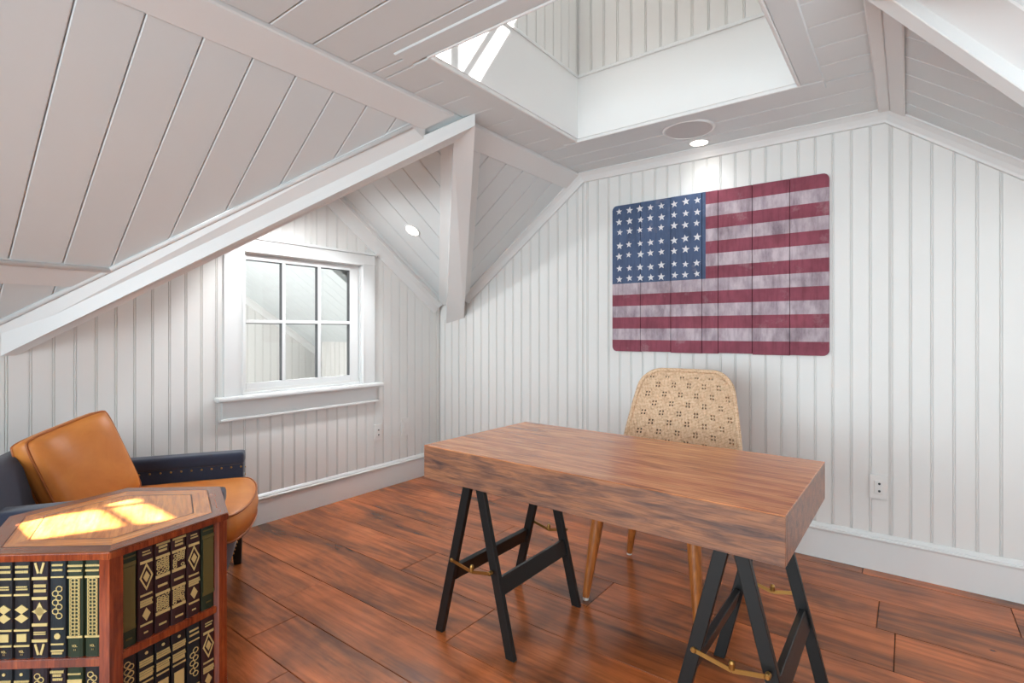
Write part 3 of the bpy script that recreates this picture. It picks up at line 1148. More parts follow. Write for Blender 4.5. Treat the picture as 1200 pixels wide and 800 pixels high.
rr = 0.0235
vs = [bm.verts.new(((rr if q % 2 == 0 else rr * .42) * sin(q * pi / 5), 0, (rr if q % 2 == 0 else rr * .42) * cos(q * pi / 5))) for q in range(10)]
cv = bm.verts.new((0, -.0006, 0))
for q in range(10):
    bm.faces.new((vs[q], cv, vs[(q + 1) % 10]))
star_me = mesh_from_bm('painted_star', bm)
star_me.materials.append(M['flag_star'])
cxs = [flagx(p) for p in (725.7, 737, 750, 762, 775, 790, 803, 816.5)]
rowz = [0.955, 0.882, 0.813, 0.722, 0.652, 0.565, 0.493]
for i, x in enumerate(cxs):
    for j, fz in enumerate(rowz):
        s = link('painted_star', star_me, None, flag, (x + rb.uniform(-.003, .003), -FT - .0052, FH * fz + rb.uniform(-.004, .004)))
        s.rotation_euler = (0, rb.uniform(-.15, .15), 0)
        q = rb.uniform(.85, 1.1)
        s.scale = (q, 1, q)

# ------------------------------------------------------------------ desk
ZD, TD = 0.73, 0.128
DC = (-0.878, 1.762)
DW, DD = 1.29, 0.672
desk = empty('desk_top', (DC[0], DC[1], ZD - TD), radians(-0.8), 'thick brown wood veneer desktop resting on black trestles', 'desk')
hx, hy = DW / 2, DD / 2
obj('top_panel', box((-hx, -hy, TD - .004), (hx, hy, TD), .001, 1), M['desk'], desk)
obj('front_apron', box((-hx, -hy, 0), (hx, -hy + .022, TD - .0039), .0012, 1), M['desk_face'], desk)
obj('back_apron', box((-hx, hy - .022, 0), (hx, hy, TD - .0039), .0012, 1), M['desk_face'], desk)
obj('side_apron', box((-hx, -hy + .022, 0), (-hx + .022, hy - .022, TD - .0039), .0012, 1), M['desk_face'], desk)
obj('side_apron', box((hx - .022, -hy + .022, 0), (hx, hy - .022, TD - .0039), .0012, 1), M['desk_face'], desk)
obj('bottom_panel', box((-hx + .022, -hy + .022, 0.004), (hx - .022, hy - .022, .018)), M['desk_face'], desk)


def trestle(loc, label):
    t = empty('trestle', loc, 0, label, 'trestle', 'black folding trestles under the desktop')
    Ht = ZD - TD
    dy = 0.242
    foot = 0.168
    top = 0.019
    for sx in (-1, 1):
        for sy in (-1, 1):
            bm = bmesh.new()
            a = Vector((sx * foot, sy * dy, 0))
            b = Vector((sx * top, sy * dy, Ht))
            w, th = 0.037, 0.021
            # parallelogram leg with level feet
            poly = [(a.x - w / 2 * 1.03, 0), (a.x + w / 2 * 1.03, 0), (b.x + w / 2 * 1.03, Ht), (b.x - w / 2 * 1.03, Ht)]
            y0 = sy * dy - th + (0.0 if sx < 0 else 0.0)
            off = .011 if sx > 0 else -.011
            prism(bm, poly, lambda p: (p[0], a.y - th / 2 + off * sy * -1, p[1]), lambda p: (p[0], a.y + th / 2 + off * sy * -1, p[1]))
            bmesh.ops.bevel(bm, geom=bm.edges[:], offset=.002, segments=1, affect='EDGES')
            obj('leg', bm, M['black'], t)
        f = 0.40
        zr = Ht * f
        x = sx * (foot + (top - foot) * f)
        bm = bmesh.new()
        ang = math.atan2(foot - top, Ht)
        # rail lies in the plane of its pair of legs
        u = Vector((-sx * sin(ang), 0, cos(ang)))
        nrm = Vector((sx * cos(ang), 0, sin(ang)))
        cpt = Vector((x, 0, zr))
        wv, tv = 0.031, 0.0105
        pr = [(-wv, -tv), (wv, -tv), (wv, tv), (-wv, tv)]
        prism(bm, pr, lambda p: cpt + u * p[0] + nrm * p[1] + Vector((0, -dy + .012, 0)), lambda p: cpt + u * p[0] + nrm * p[1] + Vector((0, dy - .012, 0)))
        bmesh.ops.bevel(bm, geom=bm.edges[:], offset=.002, segments=1, affect='EDGES')
        obj('rail', bm, M['black'], t)
    obj('top_hinge_plate', box((-.05, -dy - .02, Ht - .006), (.05, dy + .02, Ht - .0005), .001, 1), M['black'], t)
    for sy in (-1, 1):
        zb = Ht * 0.50
        xb = foot + (top - foot) * 0.50
        yb = sy * (dy + .024)
        m = Vector((0.006, yb - .004 * sy, zb - 0.020))
        bm = bmesh.new()
        beam(bm, (-xb, yb, zb), m, .003, .012, (0, 0, 1))
        beam(bm, m, (xb, yb, zb), .003, .012, (0, 0, 1))
        br = obj('brace', bm, M['brass'], t)
        for p in (Vector((-xb, yb, zb)), Vector((xb, yb, zb))):
            bm = bmesh.new()
            lathe(bm, [(0, -.012), (.008, -.012), (.008, .003), (.005, .006), (0, .006)], 12, Matrix.Translation(p) @ Matrix.Rotation(pi / 2 * (1 if sy < 0 else -1), 4, 'X'))
            obj('rivet', bm, M['brass'], br)
        bm = bmesh.new()
        lathe(bm, [(0, -.004), (.008, -.004), (.008, .012), (.005, .018), (0, .019)], 12, Matrix.Translation(m + Vector((0, 0, .008))))
        obj('stay_knob', bm, M['brass'], br)
    return t


trestle((-1.303, 1.722, 0), 'black wooden folding trestle under the window end of the desktop')
trestle((-0.378, 1.715, 0), 'black wooden folding trestle under the desktop end near the wall outlet')

# ------------------------------------------------------------------ rattan chair
CH = empty('rattan_chair', (-0.885, 2.30, 0), 0, 'woven rattan dining chair with splayed wooden legs pulled up behind the desk', 'chair')


def back_pt(u, v):
    """u in -1..1 across, v in 0..1 up -> chair local"""
    z = 0.43 + 0.550 * v
    half = 0.300 - 0.012 * v - 0.075 * v ** 1.6
    x = u * half
    y = 0.235 + 0.105 * v - 0.085 * (u * u) * (1 - 0.45 * v)
    return Vector((x, y, z))


def corner_in(u, v):
    """rounded top corners in panel space"""
    half = 0.300 - 0.012 * v - 0.075 * v ** 1.6
    dx, dz = (1 - abs(u)) * half, (1 - v) * 0.555
    r = 0.085
    if dx < r and dz < r:
        return hypot(r - dx, r - dz) <= r
    return True


NU, NV = 72, 70
bm = bmesh.new()
grid = {}


def gp(i, j):
    if (i, j) not in grid:
        grid[(i, j)] = bm.verts.new(back_pt(-1 + 2 * i / NU, j / NV))
    return grid[(i, j)]


for i in range(NU):
    for j in range(NV):
        u, v = -1 + 2 * (i + .5) / NU, (j + .5) / NV
        if not corner_in(u, v):
            continue
        # openwork: little clusters of four holes on a diamond lattice
        ci, cj = (i + 2) % 12, (j + 3) % 12
        hole = False
        for oi, oj in ((0, 0), (6, 6)):
            di, dj = (ci - oi) % 12, (cj - oj) % 12
            if di in (2, 4) and dj in (2, 4):
                hole = True
        if hole and abs(u) < 0.93 and v < 0.95:
            continue
        bm.faces.new((gp(i, j), gp(i + 1, j), gp(i + 1, j + 1), gp(i, j + 1)))
back = obj('backrest', bm, M['rattan'], CH)
sm = back.modifiers.new('thick', 'SOLIDIFY')
sm.thickness = 0.010
sm.offset = 0
# outer shell added behind the openwork; its dark colour stands for shade in holes
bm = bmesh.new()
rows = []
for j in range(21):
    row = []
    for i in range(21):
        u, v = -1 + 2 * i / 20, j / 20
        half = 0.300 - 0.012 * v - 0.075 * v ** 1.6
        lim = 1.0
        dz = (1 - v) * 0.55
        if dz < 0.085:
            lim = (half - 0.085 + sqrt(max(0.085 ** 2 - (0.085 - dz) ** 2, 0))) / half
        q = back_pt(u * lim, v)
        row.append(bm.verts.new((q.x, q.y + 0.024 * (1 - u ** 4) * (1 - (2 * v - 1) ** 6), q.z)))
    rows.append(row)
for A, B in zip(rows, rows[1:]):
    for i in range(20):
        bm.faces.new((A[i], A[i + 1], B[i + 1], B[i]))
obj('back_shade_shell', bm, M['rattan_shade'], CH, smooth=True)
# wrapped rim round the back
path = []
for q in range(15):
    path.append(back_pt(-1, q / 14 * 0.845))
r = 0.085
for q in range(1, 9):
    t = pi / 2 * q / 8
    v = 1 - (r - r * sin(t)) / 0.555
    half = 0.300 - 0.012 * v - 0.075 * v ** 1.6
    path.append(back_pt(-(1 - (r - r * cos(t)) / half), v))
for q in range(1, 12):
    half = 0.213
    u0 = 1 - r / half
    path.append(back_pt(-u0 + 2 * u0 * q / 12, 1))
path2 = [Vector((-p.x, p.y, p.z)) for p in path[:23]][::-1]
path += path2
bm = bmesh.new()
tube(bm, path, 0.0115, 8)
obj('back_rim', bm, M['rattan'], CH, smooth=True)
# seat: woven dish with rim
bm = bmesh.new()
NS = 24
rows = []
for j in range(NS + 1):
    v = j / NS
    y = -0.25 + 0.50 * v
    half = 0.285 - 0.02 * abs(v - .4)
    rows.append([bm.verts.new((half * (-1 + 2 * i / NS), y, 0.432 - 0.018 * (1 - (-1 + 2 * i / NS) ** 2) * (1 - (2 * v - 1) ** 2))) for i in range(NS + 1)])
for A, B in zip(rows, rows[1:]):
    for i in range(NS):
        bm.faces.new((A[i], A[i + 1], B[i + 1], B[i]))
seat = obj('seat', bm, M['rattan'], CH, smooth=True)
sm = seat.modifiers.new('thick', 'SOLIDIFY')
sm.thickness = 0.022
sm.offset = -1
bm = bmesh.new()
rp = [(-.28, -.25), (0, -.262), (.28, -.25), (.295, -.15), (.295, .1), (.285, .25), (0, .262), (-.285, .25), (-.295, .1), (-.295, -.15)]
tube(bm, [(x, y, .432) for x, y in rp], .018, 8, closed=True)
obj('seat_rim', bm, M['rattan'], CH, smooth=True)
for sx in (-1, 1):
    obj('seat_support', box((sx * .2 - .012, -.22, .388), (sx * .2 + .012, .22, .414), .003, 1), M['chairleg'], CH)
    for sy in (-1, 1):
        topp = Vector((sx * 0.205, sy * 0.205 - 0.01, 0.415))
        foot = Vector((sx * 0.245 - (0.0 if sy < 0 else sx * -.045), -0.275 if sy < 0 else 0.275, 0.012))
        bm = bmesh.new()
        d = foot - topp
        pts = [topp + d * q for q in (0, .25, .5, .75, 1.0)]
        tube(bm, pts, .02, 14, rad=[.029, .027, .0235, .0195, .0155])
        lg = obj('leg', bm, M['chairleg'], CH, smooth=False, angle=40)
        bm = bmesh.new()
        tube(bm, [foot + Vector((0, 0, .001)), foot + Vector((0, 0, -.012))], .0135, 14)
        obj('glide', bm, M['glide'], lg)

# ------------------------------------------------------------------ armchair
NF = Vector((-2.07, 0.915))
ang = atan2(0.52, 0.854)                  # turned from +y
AW, AD = 0.774, 0.80
uv = Vector((-0.854, 0.52))
vv = Vector((0.52, 0.854))
ac = NF + uv * (AW / 2) - vv * (AD / 2)
# local frame: +x to the right when looking along facing (near arm side), +y facing
arm = empty('armchair', (ac.x, ac.y, 0), -ang, 'navy upholstered armchair with brass nailheads and tan leather seat cushion', 'armchair')


def soft(lo, hi, bev, seg=4):
    return box(lo, hi, bev, seg)


hw, hd = AW / 2, AD / 2
obj('base_frame', soft((-hw + .01, -hd + .02, .155), (hw - .01, hd - .02, .337), .012, 2), M['navy'], arm, angle=50)
AH = 0.572
for sx in (-1, 1):
    x0, x1 = (hw - .085, hw) if sx > 0 else (-hw, -hw + .085)
    # padded arm: lower panel and rolled top
    obj('arm_panel', soft((x0 + .006, -hd + .05, .155), (x1 - .006, hd - .004, AH - .045), .008, 2), M['navy'], arm, angle=50)
    a = obj('arm_pad', soft((x0 - .004, -hd + .04, AH - .062), (x1 + .004, hd, AH), .022, 4), M['navy'], arm, angle=60)
    # nailheads along both sides below the pad and down the front
    bm = bmesh.new()
    lathe(bm, [(0.0052, 0), (.0045, .002), (.0025, .0034), (0, .004)], 8)
    nail_me = mesh_from_bm('nailhead', bm)
    nail_me.materials.append(M['brass'])
    for side in (-1, 1):
        xs = x0 + .006 if side < 0 else x1 - .006
        for q in range(15):
            n = link('nailhead', nail_me, None, a, (xs, hd - .015 - q * .043, AH - .072))
            n.rotation_euler = (0, side * pi / 2, 0)
    for q in range(9):
        n = link('nailhead', nail_me, None, a, ((x1 - .012) if sx > 0 else (x0 + .012), hd - .003, AH - .09 - q * .038))
        n.rotation_euler = (-pi / 2, 0, 0)
# back: slightly raked and curved at the top
bm = bmesh.new()
prof = [(-hd + .0, .155), (-hd + .16, .155), (-hd + .15, .40), (-hd + .10, .675), (-hd + .075, .71), (-hd + .03, .72), (-hd - .01, .70), (-hd - .02, .655)]
nseg = 14
ringz = []
for q in range(nseg + 1):
    u = -1 + 2 * q / nseg
    sag = 0.035 * u * u
    ringz.append([bm.verts.new((u * (hw - .004), y + (0.02 * u * u if z > .5 else 0), z - (sag if z > .6 else 0))) for y, z in prof])
for A, B in zip(ringz, ringz[1:]):
    for i in range(len(prof)):
        bm.faces.new((A[i], A[(i + 1) % len(prof)], B[(i + 1) % len(prof)], B[i]))
bm.faces.new(ringz[0])
bm.faces.new(ringz[-1][::-1])
obj('backrest', bm, M['navy'], arm, angle=45)
# front apron nail line
for q in range(17):
    n = link('nailhead', nail_me, None, arm, (-hw + .03 + q * .0446, hd - .018, .168))
    n.rotation_euler = (-pi / 2, 0, 0)
for sx in (-1, 1):
    for sy in (-1, 1):
        bm = bmesh.new()
        cx_, cy_ = sx * (hw - .035), sy * (hd - .04) - .0
        tp, bt = .026, .017
        ringA = [bm.verts.new((cx_ + i * tp, cy_ + j * tp, .165)) for i, j in ((-1, -1), (1, -1), (1, 1), (-1, 1))]
        ringB = [bm.verts.new((cx_ + i * bt, cy_ + j * bt + sy * .006, 0)) for i, j in ((-1, -1), (1, -1), (1, 1), (-1, 1))]
        bm.faces.new(ringA)
        bm.faces.new(ringB[::-1])
        for i in range(4):
            bm.faces.new((ringA[i], ringB[i], ringB[(i + 1) % 4], ringA[(i + 1) % 4]))
        bmesh.ops.bevel(bm, geom=bm.edges[:], offset=.002, segments=1, affect='EDGES')
        obj('leg', bm, M['black'], arm)


def cushion_bm(w, d, t, puff, n=22, corner=0.07, sink=None):
    """boxed cushion: flat band around, crowned faces. x:-w/2..w/2, y:-d/2..d/2, z:0..t"""
    bm = bmesh.new()

    def edge(a):                           # squircle pull-in of the outline near the corners
        return a

    def pt(i, j, top):
        u, v = -1 + 2 * i / n, -1 + 2 * j / n
        # rounded outline
        x, y = u * w / 2, v * d / 2
        k = corner / (w / 2)
        m = (abs(u) ** 6) * (abs(v) ** 6)
        x *= 1 - 0.05 * m
        y *= 1 - 0.05 * m
        e = (1 - u ** 4) * (1 - v ** 4)
        bulge = puff * (max(e, 0) ** 0.5)
        z = t / 2 + (t / 2 * 0.86 + bulge) * (1 if top else -1)
        if sink and top:
            z += sink(u, v)
        return (x, y, z)
    for top in (True, False):
        g = [[bm.verts.new(pt(i, j, top)) for j in range(n + 1)] for i in range(n + 1)]
        for i in range(n):
            for j in range(n):
                f = (g[i][j], g[i + 1][j], g[i + 1][j + 1], g[i][j + 1])
                bm.faces.new(f if top else f[::-1])
        if top:
            G1 = g
        else:
            G0 = g
    bd = [(i, 0) for i in range(n)] + [(n, j) for j in range(n)] + [(n - i, n) for i in range(n)] + [(0, n - j) for j in range(n)]
    mids = []
    for (i, j) in bd:
        a, b = G1[i][j].co, G0[i][j].co
        c = (a + b) / 2
        o = Vector((c.x / (w / 2), c.y / (d / 2), 0))
        o = Vector((o.x if abs(o.x) > .93 else 0, o.y if abs(o.y) > .93 else 0, 0))
        mids.append(bm.verts.new(c + o * 0.008))
    m = len(bd)
    for q in range(m):
        a, b = bd[q], bd[(q + 1) % m]
        bm.faces.new((G1[a[0]][a[1]], mids[q], mids[(q + 1) % m], G1[b[0]][b[1]]))
        bm.faces.new((mids[q], G0[a[0]][a[1]], G0[b[0]][b[1]], mids[(q + 1) % m]))
    top_path = [G1[i][j].co.copy() for i, j in bd]
    bot_path = [G0[i][j].co.copy() for i, j in bd]
    return bm, top_path, bot_path


# seat cushion with a bowed front that stands proud of the arms
cw, cd = AW - 0.172, 0.66
bm, tp, bp = cushion_bm(cw, cd, .122, .020, 28)


def bow(q):
    t = max(0.0, min(1.0, (q.y + .05) / (cd / 2)))
    q.y += 0.050 * t * t * max(0.0, 1 - (q.x / (cw / 2)) ** 2)


for v in bm.verts:
    bow(v.co)
for pth in (tp, bp):
    for q in pth:
        bow(q)
sc_ = obj('seat_cushion', bm, M['leather'], arm, (0, hd + .028 - cd / 2, .332), smooth=True)
for pth in (tp, bp):
    bm = bmesh.new()
    tube(bm, pth, .0045, 6, closed=True)
    obj('piping', bm, M['piping'], sc_, smooth=True)

# loose back cushion
PN = Vector((0.90, 0.43, 0)).normalized()
pil = bpy.data.objects.new('leather_cushion', None)
COL.objects.link(pil)
tag(pil, 'plump square tan leather cushion leaning in the corner of the navy armchair', 'cushion')
bm, tp, bp = cushion_bm(.345, .385, .085, .040, 24, sink=lambda u, v: -0.02 * math.exp(-((u + .15) ** 2 + (v - .8) ** 2) * 4))
tx = Vector((-PN.y, PN.x, 0))             # towards +y
tilt = radians(16)
nrm = (PN * cos(tilt) + Vector((0, 0, 1)) * sin(tilt)).normalized()
upv = nrm.cross(tx).normalized()
if upv.z < 0:
    upv = -upv
roll = radians(13)
ex = tx * cos(roll) + upv * sin(roll)
ey = nrm.cross(ex)
mt = Matrix((ex, ey, nrm)).transposed().to_4x4()
mt.translation = Vector((-2.700, 0.640, 0.617))
pil.matrix_world = mt
body = obj('cover', bm, M['leather'], pil, (0, 0, -.05), smooth=True)
for pth in (tp, bp):
    bm = bmesh.new()
    tube(bm, pth, .005, 6, closed=True)
    obj('piping', bm, M['piping'], pil, (0, 0, -.05), smooth=True)

# ------------------------------------------------------------------ hexagonal bookcase table
HC = (-1.853, 0.526)
HR = 0.312
HA = radians(-19.7)
ZH = 0.64
hexa = empty('hexagonal_book_table', (HC[0], HC[1], 0), HA, 'hexagonal mahogany side table with book shelves in its sides', 'side table')


def hp(r, k, z):
    return Vector((r * cos(k * pi / 3), r * sin(k * pi / 3), z))


def hexprism(r, z0, z1, bev=0.0, r2=None):
    bm = bmesh.new()
    r2 = r2 or r
    A = [bm.verts.new(hp(r, k, z0)) for k in range(6)]
    B = [bm.verts.new(hp(r2, k, z1)) for k in range(6)]
    bm.faces.new(A[::-1])
    bm.faces.new(B)
    for k in range(6):
        bm.faces.new((A[k], A[(k + 1) % 6], B[(k + 1) % 6], B[k]))
    if bev:
        bmesh.ops.bevel(bm, geom=bm.edges[:], offset=bev, segments=2, affect='EDGES')
    return bm


TT = 0.021
obj('top', hexprism(HR, ZH - TT, ZH - .003, .002), M['mahogany'], hexa)
# mitred veneer border, inlay bands and field
bands = [(HR - .002, HR - .046, 'border_strip', 'mahog_top', .0), (HR - .0465, HR - .049, 'string_line', 'inlay_line', .0003), (HR - .0495, HR - .100, 'inlay_strip', 'inlay', .0), (HR - .1005, HR - .1035, 'string_line', 'inlay_line', .0003)]
for ro, ri, nm, mt_, dz in bands:
    for kk in range(6):
        bm = bmesh.new()
        mid = (kk + .5) * pi / 3
        pts = [hp(ro, kk, 0), hp(ro, kk + 1, 0), hp(ri, kk + 1, 0), hp(ri, kk, 0)]
        R = Matrix.Rotation(-mid - pi / 2, 4, 'Z')
        pts = [R @ p for p in pts]
        prism(bm, [(p.x, p.y) for p in pts], lambda p: (p[0], p[1], -.0032), lambda p: (p[0], p[1], dz))
        o = obj(nm, bm, M[mt_], hexa, (0, 0, ZH - .0003))
        o.rotation_euler = (0, 0, mid + pi / 2)
obj('field_panel', hexprism(HR - .104, ZH - .0035, ZH - .0003), M['inlay'], hexa)
ZS0, ZS1 = 0.352, 0.374
ZB = 0.104
obj('shelf', hexprism(HR - .012, ZS0, ZS1, .002), M['mahogany'], hexa)
obj('base', hexprism(HR - .004, 0.055, ZB, .002), M['mahogany'], hexa)
obj('plinth', hexprism(HR + .020, 0.0, 0.058, .004, HR + .008), M['mahogany'], hexa)
obj('core', hexprism(0.150, ZB, ZH - TT), M['mahogany'], hexa)
for kk in range(6):
    # each corner post: two stiles meeting at the arris
    for s in (0, 1):
        bm = bmesh.new()
        a = hp(HR - .005, kk, 0)
        nb = hp(HR - .005, kk + (1 if s else -1), 0)
        d = (nb - a).normalized()
        inn = -a.normalized()
        wst = .030 if s else .024
        q = [a, a + d * wst, a + d * wst + inn * .026, a + inn * .030]
        prism(bm, [(p.x, p.y) for p in q], lambda p: (p[0], p[1], ZB - .001), lambda p: (p[0], p[1], ZH - TT + .001))
        obj('stile', bm, M['mahogany'], hexa)
for kk in (1, 2, 3, 4):                    # closed back faces
    bm = bmesh.new()
    a, b = hp(HR - .022, kk, 0), hp(HR - .022, kk + 1, 0)
    inn = -(a + b).normalized() * .012
    prism(bm, [(p.x, p.y) for p in (a, b, b + inn, a + inn)], lambda p: (p[0], p[1], ZB), lambda p: (p[0], p[1], ZH - TT))
    obj('back_panel', bm, M['mahogany'], hexa)

# ------------------------------------------------------------------ books
covers = {
    'black': m_leather('black_book_leather', (18, 18, 23), (28, 27, 32)),
    'plum': m_leather('plum_book_leather', (28, 20, 27), (42, 31, 38)),
    'maroon': m_leather('maroon_book_leather', (44, 20, 22), (60, 30, 30)),
    'green': m_leather('green_book_leather', (26, 38, 24), (40, 54, 34)),
    'teal': m_leather('dark_teal_book_leather', (16, 26, 32), (25, 37, 43)),
}
pages = N('gilt_page_edges').set(s2l((190, 168, 120)), 0.6)
BW, BH, BD = 0.0418, 0.246, 0.105


def flat(bm, pts, y):
    vs = [bm.verts.new((x, y, z)) for x, z in pts]
    bm.faces.new(vs)


def bar(bm, z, h, w=.033, x=0.0):
    add_box(bm, (x - w / 2, -.0016, z - h / 2), (x + w / 2, .0004, z + h / 2))


def diamond(bm, x, z, a, b, hollow=False):
    if not hollow:
        prism(bm, [(x - a, z), (x, z - b), (x + a, z), (x, z + b)], lambda p: (p[0], -.0016, p[1]), lambda p: (p[0], .0004, p[1]))
    else:
        o = [(x - a, z), (x, z - b), (x + a, z), (x, z + b)]
        i = [(x + (px - x) * .78, z + (pz - z) * .78) for px, pz in o]
        for q in range(4):
            r = (q + 1) % 4
            prism(bm, [o[q], o[r], i[r], i[q]], lambda p: (p[0], -.0016, p[1]), lambda p: (p[0], .0004, p[1]))


def dashes(bm, z, n, w, h, rng):
    x = -w / 2
    while x < w / 2 - .002:
        d = rng.uniform(.0028, .0045)
        bar(bm, z, h, d * .8, x + d / 2)
        x += d


def disc(bm, x, z, r, n=10):
    prism(bm, [(x + r * cos(2 * pi * q / n), z + r * sin(2 * pi * q / n)) for q in range(n)], lambda p: (p[0], -.0016, p[1]), lambda p: (p[0], .0004, p[1]))


def ring(bm, x, z, r, t=.0016, n=10):
    for q in range(n):
        a, b = 2 * pi * q / n, 2 * pi * (q + 1) / n
        prism(bm, [(x + r * cos(a), z + r * sin(a)), (x + r * cos(b), z + r * sin(b)), (x + (r - t) * cos(b), z + (r - t) * sin(b)), (x + (r - t) * cos(a), z + (r - t) * sin(a))],
              lambda p: (p[0], -.0016, p[1]), lambda p: (p[0], .0004, p[1]))


def glyph(bm, text, z, h):
    """tiny block capitals for volume marks"""
    strokes = {'V': [((0, 1), (.5, 0)), ((.5, 0), (1, 1))], 'O': [((0, 0), (0, 1)), ((0, 1), (1, 1)), ((1, 1), (1, 0)), ((1, 0), (0, 0))],
               'L': [((0, 1), (0, 0)), ((0, 0), (1, 0))], 'I': [((.5, 0), (.5, 1))]}
    wd = h * .62
    n = len(text)
    for i, ch in enumerate(text):
        x0 = (i - n / 2) * wd * 1.4 + wd * .2
        for (ax, az), (bx, bz) in strokes[ch]:
            beam(bm, (x0 + ax * wd, -.0012, z + (az - .5) * h), (x0 + bx * wd, -.0012, z + (bz - .5) * h), h * .16, .001, (0, 1, 0))


def deco(style, rng):
    g = bmesh.new()
    z = BH
    if style == 'double_diamond':
        for q in (.92, .87):
            dashes(g, z * q, 6, .030, .006, rng)
        for q in (.80, .64, .285, .13):
            bar(g, z * q, .0045, .036)
        for q in (.72, .695):
            dashes(g, z * q, 5, .026, .0035, rng)
        diamond(g, 0, z * .495, .016, .0115)
        diamond(g, 0, z * .405, .016, .0115)
        bar(g, z * .21, .019, .022)
        glyph(g, 'VOL', z * .075, .005)
        glyph(g, 'II', z * .045, .004)
    elif style == 'star_v':
        for zz, s in ((.90, -1), (.085, 1)):
            for sx in (-1, 1):
                beam(g, (sx * .003, -.001, z * zz - .012), (sx * .010, -.001, z * zz + .014), .0055, .0016, (0, 1, 0))
        for q in (.80, .60, .335, .175):
            bar(g, z * q, .007, .036)
        for q in (.725, .675):
            dashes(g, z * q, 5, .028, .007, rng)
        for q in (.26, .24):
            bar(g, z * q, .0025, .028)
        diamond(g, 0, z * .47, .011, .023)
        diamond(g, 0, z * .47, .018, .011)
    elif style == 'scroll':
        for q in (.93, .88, .045):
            dashes(g, z * q, 4, .026, .005, rng)
        for q in (.81, .29, .135, .07):
            bar(g, z * q, .0035, .030)
        for q in range(7):
            ring(g, (-1) ** q * .0045, z * (.42 + q * .045), .008, .002)
        disc(g, 0, z * .215, .0075)
    elif style == 'knot':
        for q in (.92, .87):
            dashes(g, z * q, 6, .034, .005, rng)
        bar(g, z * .805, .005, .036)
        bar(g, z * .205, .005, .036)
        for q in range(16):
            ring(g, -.0042, z * (.225 + q * .0365), .0058, .0019, 8)
            ring(g, .0042, z * (.225 + q * .0365), .0058, .0019, 8)
            disc(g, 0, z * (.243 + q * .0365), .0022, 6)
        for sx in (-1, 1):
            bar(g, z * .505, z * .59, .0015, sx * .0112)
        glyph(g, 'VOL', z * .115, .005)
        glyph(g, 'II' if rng.random() < .5 else 'I', z * .075, .004)
    elif style == 'panel':
        dashes(g, z * .93, 6, .032, .004, rng)
        for q in (.855, .19):
            bar(g, z * q, .010, .034)
        bar(g, z * .52, z * .62, .030)
        dashes(g, z * .08, 3, .014, .004, rng)
    elif style == 'framed_diamond':
        for q in (.93, .90):
            dashes(g, z * q, 4, .020, .0035, rng)
        bar(g, z * .82, .007, .030)
        diamond(g, 0, z * .66, .0165, .036, True)
        diamond(g, 0, z * .66, .008, .015)
        for q in (.47, .41, .385, .36, .155):
            dashes(g, z * q, 5, .030, .005, rng)
        diamond(g, 0, z * .26, .010, .017)
        dashes(g, z * .07, 3, .012, .004, rng)
    elif style == 'ornate':
        for q in (.955, .92, .88):
            dashes(g, z * q, 4, .022 if q < .95 else .034, .006, rng)
        for c0 in (.72, .32):
            bar(g, z * (c0 + .095), .007, .036)
            bar(g, z * (c0 - .115), .008, .036)
            for q in range(7):
                for sx in (-1, 0, 1):
                    if rng.random() < .8:
                        ring(g, sx * .0105 + rng.uniform(-.001, .001), z * (c0 + .07 - q * .024), .0052, .002, 7)
        dashes(g, z * .50, 4, .026, .006, rng)
        dashes(g, z * .08, 4, .02, .005, rng)
    elif style == 'lines':
        disc(g, 0, z * .945, .004, 8)
        for q in (.875, .85, .825, .76, .735, .71, .69, .64):
            dashes(g, z * q, 6, .034, .0045, rng)
        bar(g, z * .36, z * .40, .026)
        dashes(g, z * .08, 3, .014, .004, rng)
    elif style == 'vine':
        for q in range(6):
            ring(g, (-1) ** q * .004, z * (.74 + q * .036), .008, .002)
        for q in (.64, .60, .55):
            dashes(g, z * q, 4, .024, .005, rng)
        for q in range(8):
            ring(g, (-1) ** q * .004, z * (.18 + q * .036), .008, .002)
    return g


book_cache = {}


def book(face, slot, row, colour, style, label, dull=False, group=None):
    """face 0: between corner 0 and 1 ; face 5: between corner 5 and 0"""
    mid = (face + .5) * pi / 3 + HA
    nrm = Vector((cos(mid), sin(mid), 0))
    tan_ = Vector((-sin(mid), cos(mid), 0))
    ap = HR * cos(pi / 6) - .012
    off = (slot - 2.5) * BW
    z = ZS1 if row == 0 else ZB
    rng = random.Random(face * 100 + slot * 10 + row)
    c = Vector((HC[0], HC[1], z)) + nrm * (ap - .004 - rng.uniform(0, .002)) + tan_ * off
    bd_ = .038 if slot in (0, 5) else .100
    o = empty('book', (0, 0, 0), 0, label, 'book', group)
    o.location = c
    # local x along the face (to the right seen from outside), local -y outward
    o.rotation_euler = (0, 0, atan2(nrm.y, nrm.x) + pi / 2)
    key = ('body', colour, bd_)
    if key not in book_cache:
        bm = bmesh.new()
        w = BW / 2 - .0008
        prof = [(-w, bd_), (-w, .005), (-w * .86, .0015), (-w * .5, 0.0), (w * .5, 0.0), (w * .86, .0015), (w, .005), (w, bd_), (w - .003, bd_), (w - .003, .012), (-w + .003, .012), (-w + .003, bd_)]
        prism(bm, prof, lambda p: (p[0], p[1], 0), lambda p: (p[0], p[1], BH))
        me = mesh_from_bm('cover', bm)
        me.materials.append(covers[colour])
        bm = box((-w + .003, .012, .004), (w - .003, bd_ - .002, BH - .004))
        mp = mesh_from_bm('pages', bm)
        mp.materials.append(pages)
        book_cache[key] = (me, mp)
    me, mp = book_cache[key]
    link('cover', me, None, o)
    link('pages', mp, None, o)
    g = deco(style, rng)
    tag(obj('gold_tooling', g, M['olivegold'] if dull else M['gold'], o), kind='stuff')
    return o


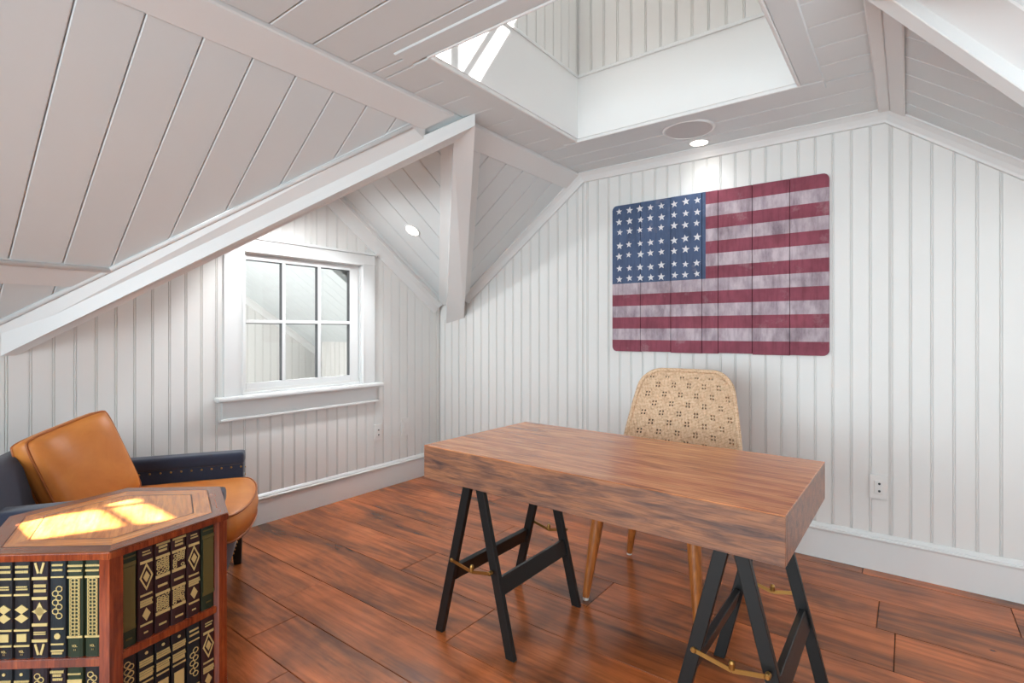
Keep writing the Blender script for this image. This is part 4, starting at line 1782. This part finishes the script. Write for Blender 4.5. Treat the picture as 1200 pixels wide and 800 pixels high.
LF, RF = 5, 0
rowL0 = [('black', 'double_diamond', 'black book with two gold diamonds on its spine, second from the star and V book'),
         ('black', 'double_diamond', 'black book with two gold diamonds on its spine, touching the star and V book'),
         ('plum', 'star_v', 'dark plum leather book with a gold star and V marks on its spine'),
         ('teal', 'scroll', 'dark teal book with a gold scroll, between the star book and the knotwork books'),
         ('green', 'knot', 'dark green book with a gold knotwork column, touching the teal scroll book'),
         ('green', 'knot', 'dark green book with a gold knotwork column, at the corner post of the table')]
for s_i, (cl, st, lb) in enumerate(rowL0):
    book(LF, s_i, 0, cl, st, lb, group='books on the upper table shelf')
rowL1 = [('teal', 'lines', 'dark teal lettered book on the lower shelf, second from the plum vine book'),
         ('teal', 'lines', 'dark teal lettered book on the lower shelf, touching the plum vine book'),
         ('plum', 'vine', 'plum leather book with a gold vine, right under the star and V book'),
         ('plum', 'ornate', 'plum leather book with a broad gold ornament, right under the teal scroll book'),
         ('green', 'panel', 'green leather book with a gold title bar, right under a knotwork book'),
         ('black', 'vine', 'black leather book with a gold vine, under the knotwork book at the corner post')]
for s_i, (cl, st, lb) in enumerate(rowL1):
    book(LF, s_i, 1, cl, st, lb, group='books on the lower table shelf')
rowR0 = [('green', 'panel', True, 'green book with a dull gold panel, at the front corner post of the table'),
         ('maroon', 'framed_diamond', False, 'maroon book with a framed gold diamond, beside the green book at the corner post'),
         ('maroon', 'ornate', False, 'maroon book with two gold scrollwork blocks, nearer the table corner post of the pair'),
         ('maroon', 'ornate', False, 'maroon book with two gold scrollwork blocks, nearer the armchair of the pair'),
         ('maroon', 'framed_diamond', False, 'maroon book with a framed gold diamond, beside the green book nearest the armchair'),
         ('green', 'panel', True, 'green book with a dull gold panel, at the armchair end of the upper shelf')]
rowR1 = [('black', 'vine', False, 'black book with a gold vine, under the green panel book at the corner post'),
         ('black', 'lines', False, 'black lettered book touching the black vine book on the lower shelf'),
         ('black', 'lines', False, 'black lettered book in the middle of three on the lower shelf'),
         ('black', 'lines', False, 'black lettered book touching the teal scroll book on the lower shelf'),
         ('teal', 'scroll', False, 'dark teal scroll book on the lower shelf, under a maroon framed diamond book'),
         ('maroon', 'framed_diamond', False, 'maroon book with gold diamonds at the armchair end of the lower shelf')]
for row, data in ((0, rowR0), (1, rowR1)):
    for s_i, (cl, st, dl, lb) in enumerate(data):
        book(RF, s_i, row, cl, st, lb, dl, 'books on the upper table shelf' if row == 0 else 'books on the lower table shelf')
